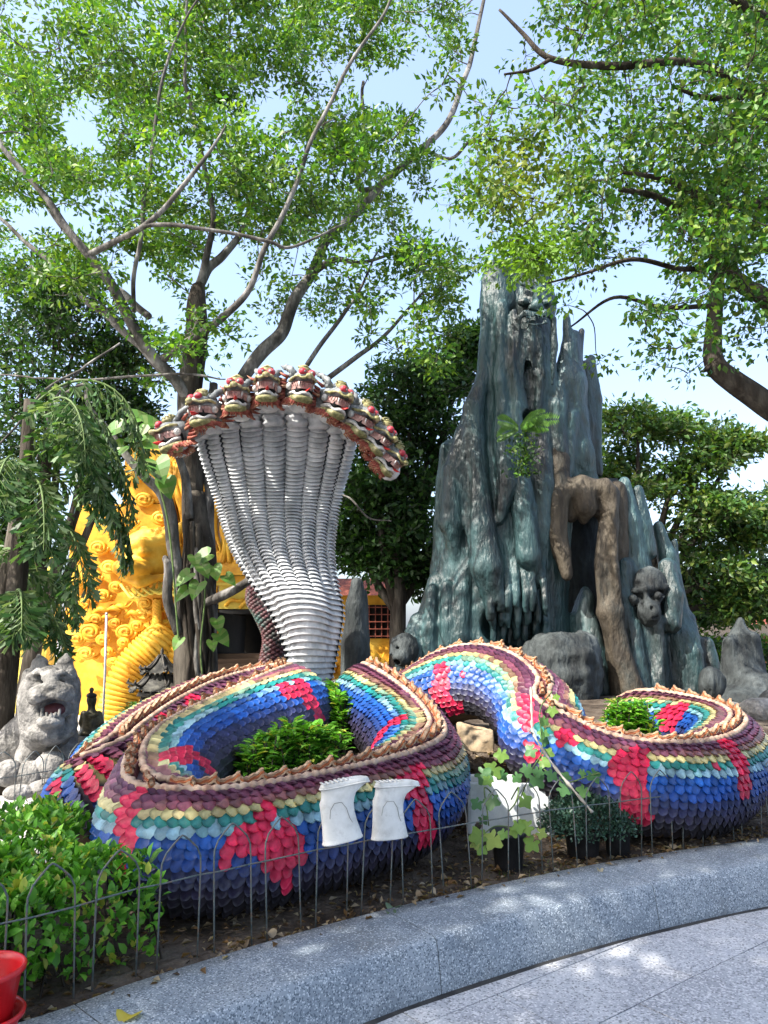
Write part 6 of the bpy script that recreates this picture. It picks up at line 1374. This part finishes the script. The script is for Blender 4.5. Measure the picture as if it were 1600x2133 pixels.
# the same kind of tree standing behind the visitor, its crown shades the walk
tree('walk_tree', 'broad tree behind the viewpoint shading the paved walk', (-3.2, -3.4, -.1), [[(-3.2, -3.4, -.2, .36), (-3.1, -3.3, 2.5, .3), (-2.9, -3.0, 5.0, .25), (-2.6, -2.6, 7.0, .18)]], [[(-3.0, -3.1, 4.6, .16), (-1.5, -2.2, 6.6, .13), (.5, -1.2, 7.8, .09), (3.2, -.4, 8.4, .05)], [(-2.9, -3.0, 5.2, .15), (-3.6, -1.0, 7.0, .12), (-3.8, 1.2, 8.0, .07)], [(-3, -3.1, 5, .15), (-5.0, -3.8, 7, .1), (-6.5, -4, 8, .05)], [(-2.7, -2.8, 6.2, .13), (-.8, -3.8, 7.6, .09), (2, -5, 8.2, .05)], [(-2.6, -2.6, 7, .14), (-1.2, -.2, 8.0, .1), (-.4, 1.6, 8.5, .05)]], np.array(over), 62, .14, RG, .45, 'dark', twig_r=.012, asp=.62)
# --- dense dark trees further back
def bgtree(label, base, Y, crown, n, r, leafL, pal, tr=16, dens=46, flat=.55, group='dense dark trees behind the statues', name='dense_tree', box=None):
    b = W(base[0], base[1], Y); g = float(ground_z(b.x, b.y)); cl = []
    while len(cl) < n:
        a, bb, c, d, dY = crown[int(rng.integers(len(crown)))]; q = rand_unit(1)[0] * rng.random() ** .4; cl.append(np.array(W(a + q[0] * c, bb + q[2] * d, Y + dY + q[1] * c / FPX * Y * .7)))
    tops = [cr_ for cr_ in crown]; lim = [[(b.x, b.y, g + 1.2, tr * .5 * Y / FPX), (*((np.array(b) * [1, 1, 0] + np.array([0, 0, g + 1.4]) + np.array(W(a, v + d * .5, Y + dY))) / 2), tr * .4 * Y / FPX), (*W(a, v, Y + dY), tr * .12 * Y / FPX)] for a, v, c, d, dY in tops]
    zc = np.mean([W(a, v, Y).z for a, v, *_ in tops])
    return tree(name, label, (b.x, b.y, g), [[(b.x, b.y, g - .2, tr * Y / FPX), (b.x + .05, b.y, (g + zc) / 2 - .3, tr * .75 * Y / FPX), (b.x, b.y, zc, tr * .4 * Y / FPX)]], lim, cl, dens, leafL, pal, r, 'dark', twig_r=.013, asp=.48, flat=flat, group=group)
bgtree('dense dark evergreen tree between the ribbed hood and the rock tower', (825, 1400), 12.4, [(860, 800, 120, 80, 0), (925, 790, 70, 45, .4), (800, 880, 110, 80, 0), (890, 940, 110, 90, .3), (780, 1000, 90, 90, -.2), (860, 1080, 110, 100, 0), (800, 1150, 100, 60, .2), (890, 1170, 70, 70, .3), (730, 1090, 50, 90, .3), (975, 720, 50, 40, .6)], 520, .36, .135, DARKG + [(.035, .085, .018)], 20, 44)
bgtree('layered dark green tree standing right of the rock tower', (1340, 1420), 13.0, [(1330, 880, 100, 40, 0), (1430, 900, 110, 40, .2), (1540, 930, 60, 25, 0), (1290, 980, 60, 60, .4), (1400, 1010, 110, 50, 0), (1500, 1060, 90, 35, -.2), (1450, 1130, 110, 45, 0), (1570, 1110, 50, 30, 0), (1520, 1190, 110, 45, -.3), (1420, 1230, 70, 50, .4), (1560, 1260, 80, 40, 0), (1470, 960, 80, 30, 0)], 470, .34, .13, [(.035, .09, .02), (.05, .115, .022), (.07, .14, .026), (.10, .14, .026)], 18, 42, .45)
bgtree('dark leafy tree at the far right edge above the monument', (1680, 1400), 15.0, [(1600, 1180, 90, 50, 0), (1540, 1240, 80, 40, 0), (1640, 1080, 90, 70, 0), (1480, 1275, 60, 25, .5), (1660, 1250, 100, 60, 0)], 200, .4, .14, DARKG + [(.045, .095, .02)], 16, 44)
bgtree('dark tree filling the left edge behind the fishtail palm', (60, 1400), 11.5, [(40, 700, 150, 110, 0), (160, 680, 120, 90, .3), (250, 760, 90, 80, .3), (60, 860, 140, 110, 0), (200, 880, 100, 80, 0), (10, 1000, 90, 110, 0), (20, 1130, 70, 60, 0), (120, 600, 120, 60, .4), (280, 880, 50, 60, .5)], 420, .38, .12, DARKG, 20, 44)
# --- fishtail palm on the left
palm = thing('fishtail_palm', tuple(W(10, 1470, 7.3) * 1), 'dark fishtail palm with drooping jagged fronds at the left edge', 'palm tree')
pb = W(5, 1480, 7.3); pb.z = .1
tp_ = crom([(*pb, .11), (pb.x + .02, pb.y, 1.4, .10), (pb.x + .05, pb.y, 2.8, .09), (pb.x + .02, pb.y, 4.0, .06)], 8); MB().tube(tp_[:, :3], tp_[:, 3], 10).build('trunk', M['bark_dark'], palm)
pp2 = pb + Vector((-.25, .35, 0)); MB().tube([pp2, pp2 + Vector((0, 0, 2)), pp2 + Vector((.1, 0, 3.3))], [.09, .08, .06], 9).build('trunk', M['bark_dark'], palm)
PALM = [(.03, .085, .02), (.05, .115, .03), (.09, .16, .06), (.022, .06, .016), (.14, .20, .10)]
def frond(st, az, el, Lf, sag, wide):
    rp = [Vector(st)]; d = Vector((math.cos(az) * math.cos(el), math.sin(az) * math.cos(el), math.sin(el))); n = 16
    for i in range(n): d = (d + Vector((0, 0, -sag / n * (1 + i * .12)))).normalized(); rp.append(rp[-1] + d * Lf / n)
    MBs = MB(); MBs.tube(rp, np.linspace(.018, .004, n + 1), 5, False); P_, D_, N_, L_, = [], [], [], []
    for i in range(3, n + 1):
        for f in (0,):
            a = rp[i - 1].lerp(rp[i], f); t = (rp[i] - rp[i - 1]).normalized(); sd = t.cross(Vector((0, 0, 1)))
            sd = sd.normalized() if sd.length > .1 else Vector((1, 0, 0))
            for sg in (-1, 1):
                w = wide * math.sin(PI * (i + f) / (n + 2)) ** .6 * random.uniform(.8, 1.15); dd = (sd * sg * .8 + t * .5 + Vector((0, 0, -.15))).normalized(); q = [a]; m = 6
                for k in range(m): dd = (dd + Vector((0, 0, -.2))).normalized(); q.append(q[-1] + dd * w / m)
                MBs.tube(q[::3], [.005, .004, .003, .002], 3, False)
                for k in range(1, m + 1):
                    for s2 in (-1, 1):
                        tt = (q[k] - q[k - 1]).normalized(); nn = tt.cross(sd).normalized() if tt.cross(sd).length > .1 else Vector((0, 0, 1)); ld = (tt * .6 + nn.cross(tt) * s2 * random.uniform(.4, .9) + Vector((random.uniform(-.3, .3), random.uniform(-.3, .3), random.uniform(-.7, 0)))).normalized()
                        P_.append(q[k]); D_.append(ld); N_.append(nn * .6 + Vector((random.uniform(-.8, .8), random.uniform(-.9, .2), random.uniform(-.1, .7)))); L_.append(random.uniform(.08, .15))
    P_ = np.array([p[:] for p in P_]); D_ = np.array([p[:] for p in D_]); N_ = np.array([p[:] for p in N_]); Ls = np.array(L_)
    N_ = N_ - D_ * (N_ * D_).sum(1)[:, None]; N_ /= np.linalg.norm(N_, axis=1)[:, None] + 1e-9; Sd = np.cross(D_, N_); Lc = Ls[:, None]
    # fishtail leaflet: wedge with a ragged end
    stn = [(0, 0), (.60, .13), (1.0, .20), (.88, .03), (1.0, -.10), (.66, -.15)]; V = np.stack([P_ + D_ * Lc * a + Sd * Lc * b for a, b in stn], 1).reshape(-1, 3); k = len(stn)
    F = (np.array([(0, 1, 3), (1, 2, 3), (0, 3, 5), (3, 4, 5)])[None] + (np.arange(len(P_)) * k)[:, None, None]).reshape(-1, 3)
    fo = npmesh('frond', V, F, M['leaf_gloss'], palm, cols=np.repeat(leafcol(len(P_), PALM, .3), k, 0)); MBs.build('stalk', M['vine'], fo)
T0 = pb
for az, el, z, Lf, sag, wd in [(-.5, .5, 2.7, 1.4, 1.6, .45), (.05, .9, 3.4, 1.7, 2.2, .45), (-.9, .6, 3.0, 1.4, 1.8, .45), (.35, .7, 3.1, 1.65, 2.0, .40), (.15, .75, 3.0, 1.6, 2.1, .4), (-.6, .9, 3.7, 1.6, 2.2, .5), (-1.4, .7, 3.2, 1.2, 1.8, .45), (.1, 1.0, 3.9, 1.9, 2.4, .5), (-.4, .6, 3.6, 1.5, 1.9, .5), (.55, .9, 3.8, 1.5, 2.3, .45), (-2.2, .7, 3.2, 1.3, 2.0, .45), (2.4, .6, 2.4, 1.2, 1.6, .45), (1.2, .6, 2.2, 1.0, 1.5, .4), (-.2, .3, 1.9, .8, 1.3, .3), (-1.0, .5, 2.0, .9, 1.4, .35), (-2.0, .4, 1.8, .8, 1.3, .35), (.2, .6, 3.5, 1.3, 1.9, .38), (-.3, 1.0, 3.3, 1.6, 2.4, .42)]:
    frond((T0.x + .03, T0.y, z), az, el, Lf, sag, wd * .82)
# --- variegated climber on the tree trunk, each big leaf its own part
cl_ = thing('climbing_pothos', tuple(W(405, 1300, 8.6)), 'variegated climbing vine with big heart shaped leaves on the grey trunk', 'vine')
def heart(t, c, n, d, Ls, col, slit=False):
    n = Vector(n).normalized(); d = Vector(d); d = (d - n * d.dot(n)).normalized(); s = d.cross(n); half = [(-.12, .10), (-.22, .28), (-.10, .44), (.15, .48), (.42, .40), (.70, .24), (1.0, 0)]; vs = [Vector(c)]; cs = []
    out = [(0, 0)] + half + [(x, -y) for x, y in half[-2::-1]]
    if slit: out = [(x * (1 if i % 2 else .82), y * (1 if i % 2 else .72)) for i, (x, y) in enumerate(out)]
    mid = [(.0, 0), (.35, 0), (.7, 0), (1, 0)]
    mb = MB(); P = lambda x, y, z: Vector(c) + (d * x + s * y + n * z) * Ls
    L_ = [P(x, y, .10 * abs(y) * 2 - .22 * x * x) for x, y in half]; R_ = [P(x, -y, .10 * abs(y) * 2 - .22 * x * x) for x, y in half]; C_ = [P(x, 0, -.22 * x * x) for x in (0, 0, .02, .2, .42, .7, 1)]
    for A, fl in ((L_, 1), (R_, 0)):
        for i in range(6):
            mb.col = tuple(np.array(col) * random.choice([.8, 1.0, 1.15, 1.0])) if i % 2 else tuple(np.array(col) * .5 + np.array([.20, .26, .09]) * .5 * random.uniform(.4, 1.2)); q = [C_[i], C_[i + 1], A[i + 1], A[i]]; mb.add(q if fl else q[::-1], [(0, 1, 2, 3)])
    return mb.build('leaf', M['leaf_gloss'], t, smooth=False, col=True)
for u, v, Y, Lf, dx, dz in [(435, 1155, 8.55, .27, -.9, -.4), (405, 1158, 8.5, .17, .2, -.6), (420, 1178, 8.45, .19, .5, -.8), (445, 1180, 8.5, .2, .3, -.9), (470, 1200, 8.5, .17, .8, -.6), (395, 1195, 8.45, .22, -.7, -.7), (415, 1215, 8.4, .22, -.2, -.9), (390, 1228, 8.45, .19, -.5, -.6), (452, 1290, 8.6, .18, .3, -.9), (455, 1320, 8.6, .2, .7, -.7), (442, 1335, 8.6, .14, .2, -.9), (375, 1330, 8.7, .16, -.3, -.9), (430, 1420, 8.6, .12, .5, -.4)]:
    heart(cl_, W(u, v, Y - .08), (dx * .3, -1, .75), (dx, -.25, dz), Lf * .98, random.choice([(.09, .21, .03), (.12, .26, .045), (.07, .17, .025)]))
for u, v, Y, Lf, dx, dz in [(300, 905, 8.4, .30, -.9, .2), (325, 960, 8.3, .32, .4, -.9), (250, 890, 8.4, .28, -.9, -.1), (255, 930, 8.4, .30, -.8, -.6), (300, 920, 8.4, .26, .7, .1), (345, 1000, 8.4, .26, .3, -.8), (270, 870, 8.5, .26, .6, .4), (300, 880, 8.5, .24, .9, .3)]:
    heart(cl_, W(u, v, Y), (dx * .3, -1, .55), (dx, -.25, dz), Lf, random.choice([(.07, .17, .03), (.09, .20, .04)]), True)
MB().tube(crom([W(425, 1440, 8.62), W(418, 1350, 8.6), W(426, 1260, 8.58), W(428, 1180, 8.55)], 6), .010, 5, False).build('stem', M['vine'], cl_)
MB().tube(crom([W(372, 1330, 8.6), W(352, 1100, 8.5), W(320, 980, 8.45), W(285, 900, 8.45)], 6), .012, 5, False).build('stem', M['vine'], cl_)
# --- fern on the rock face
fn = thing('rock_fern', tuple(W(1090, 890, 9.7)), 'bright green fern and trailing plants growing from the rock tower face', 'fern')
for az, el, Lf in [(.35, .35, .55), (-.1, .7, .4), (2.6, .4, .35), (-.6, .1, .4), (2.9, -.3, .4), (-1.2, .3, .3)]:
    st = W(1082, 892, 9.72); n = 18; rp = [Vector(st)]; d = Vector((math.cos(az) * math.cos(el), -.35, math.sin(el) + .1)).normalized(); P_, D_, L_ = [], [], []
    for i in range(n): d = (d + Vector((0, 0, -.035))).normalized(); rp.append(rp[-1] + d * Lf / n)
    for i in range(1, n):
        for sg in (-1, 1): P_.append(rp[i][:]); D_.append((Vector((0, -.1, sg * .9)) + d * .5).normalized()[:]); L_.append(.12 * math.sin(PI * (i + 1) / (n + 2)) ** .7 + .01)
    V, F, k = leaf_arrays(np.array(P_), np.array(D_), np.tile([0, -1.0, .4], (len(P_), 1)), np.array(L_), .3, .05, False); npmesh('frond', V, F, M['leaf'], fn, cols=np.repeat(leafcol(len(P_), [(.10, .22, .03), (.07, .17, .03)]), k, 0))
P = np.array([W(rng.normal(1090, 14), rng.uniform(900, 990), 9.72 + rng.uniform(-.1, .1)) for _ in range(320)]); d = rand_unit(320) + np.array([0, -.4, -.5]); d /= np.linalg.norm(d, axis=1)[:, None]; V, F, k = leaf_arrays(P, d, rand_unit(320) + np.array([0, -1, .6]), rng.uniform(.04, .1, 320), .5); o = npmesh('trailing_leaves', V, F, M['leaf'], fn, cols=np.repeat(leafcol(320, DARKG + GREEN), k, 0)); o['kind'] = 'stuff'
# low garden greenery far behind
for k, (a, b, n, Y, lb) in enumerate([(1440, 1500, 60, 15.5, 'sunlit low shrubs behind the dark monument at right'), (1560, 1700, 70, 15.5, 'pale green shrubs before the red house steps'), (1140, 1190, 40, 14.5, 'green shrub seen through the gap beside the cave')]):
    p = W((a + b) / 2, 1420, Y); g = float(ground_z(p.x, p.y)); t = thing('garden_shrub', (p.x, p.y, g), lb, 'shrub'); C = np.array([np.array(W(rng.uniform(a, b), rng.uniform(1335, 1430), Y + rng.uniform(-.4, .4))) for _ in range(n)]); m = 40
    P = np.repeat(C, m, 0) + rng.normal(size=(n * m, 3)) * .16; V, F, kk = leaf_arrays(P, rand_unit(len(P)), rand_unit(len(P)) + np.array([0, -.3, .9]), rng.uniform(.07, .14, len(P)), .5); o = npmesh('foliage', V, F, M['leaf'], t, cols=np.repeat(leafcol(len(P), GREEN + DARKG + [(.12, .2, .04)]), kk, 0)); o['kind'] = 'stuff'
    sm2 = MB(); [sm2.tube([(c[0], c[1], g - .05), tuple(c)], .012, 4, False) for c in C[::4]]; tag(sm2.build('stem', M['bark_dark'], t), kind='stuff')
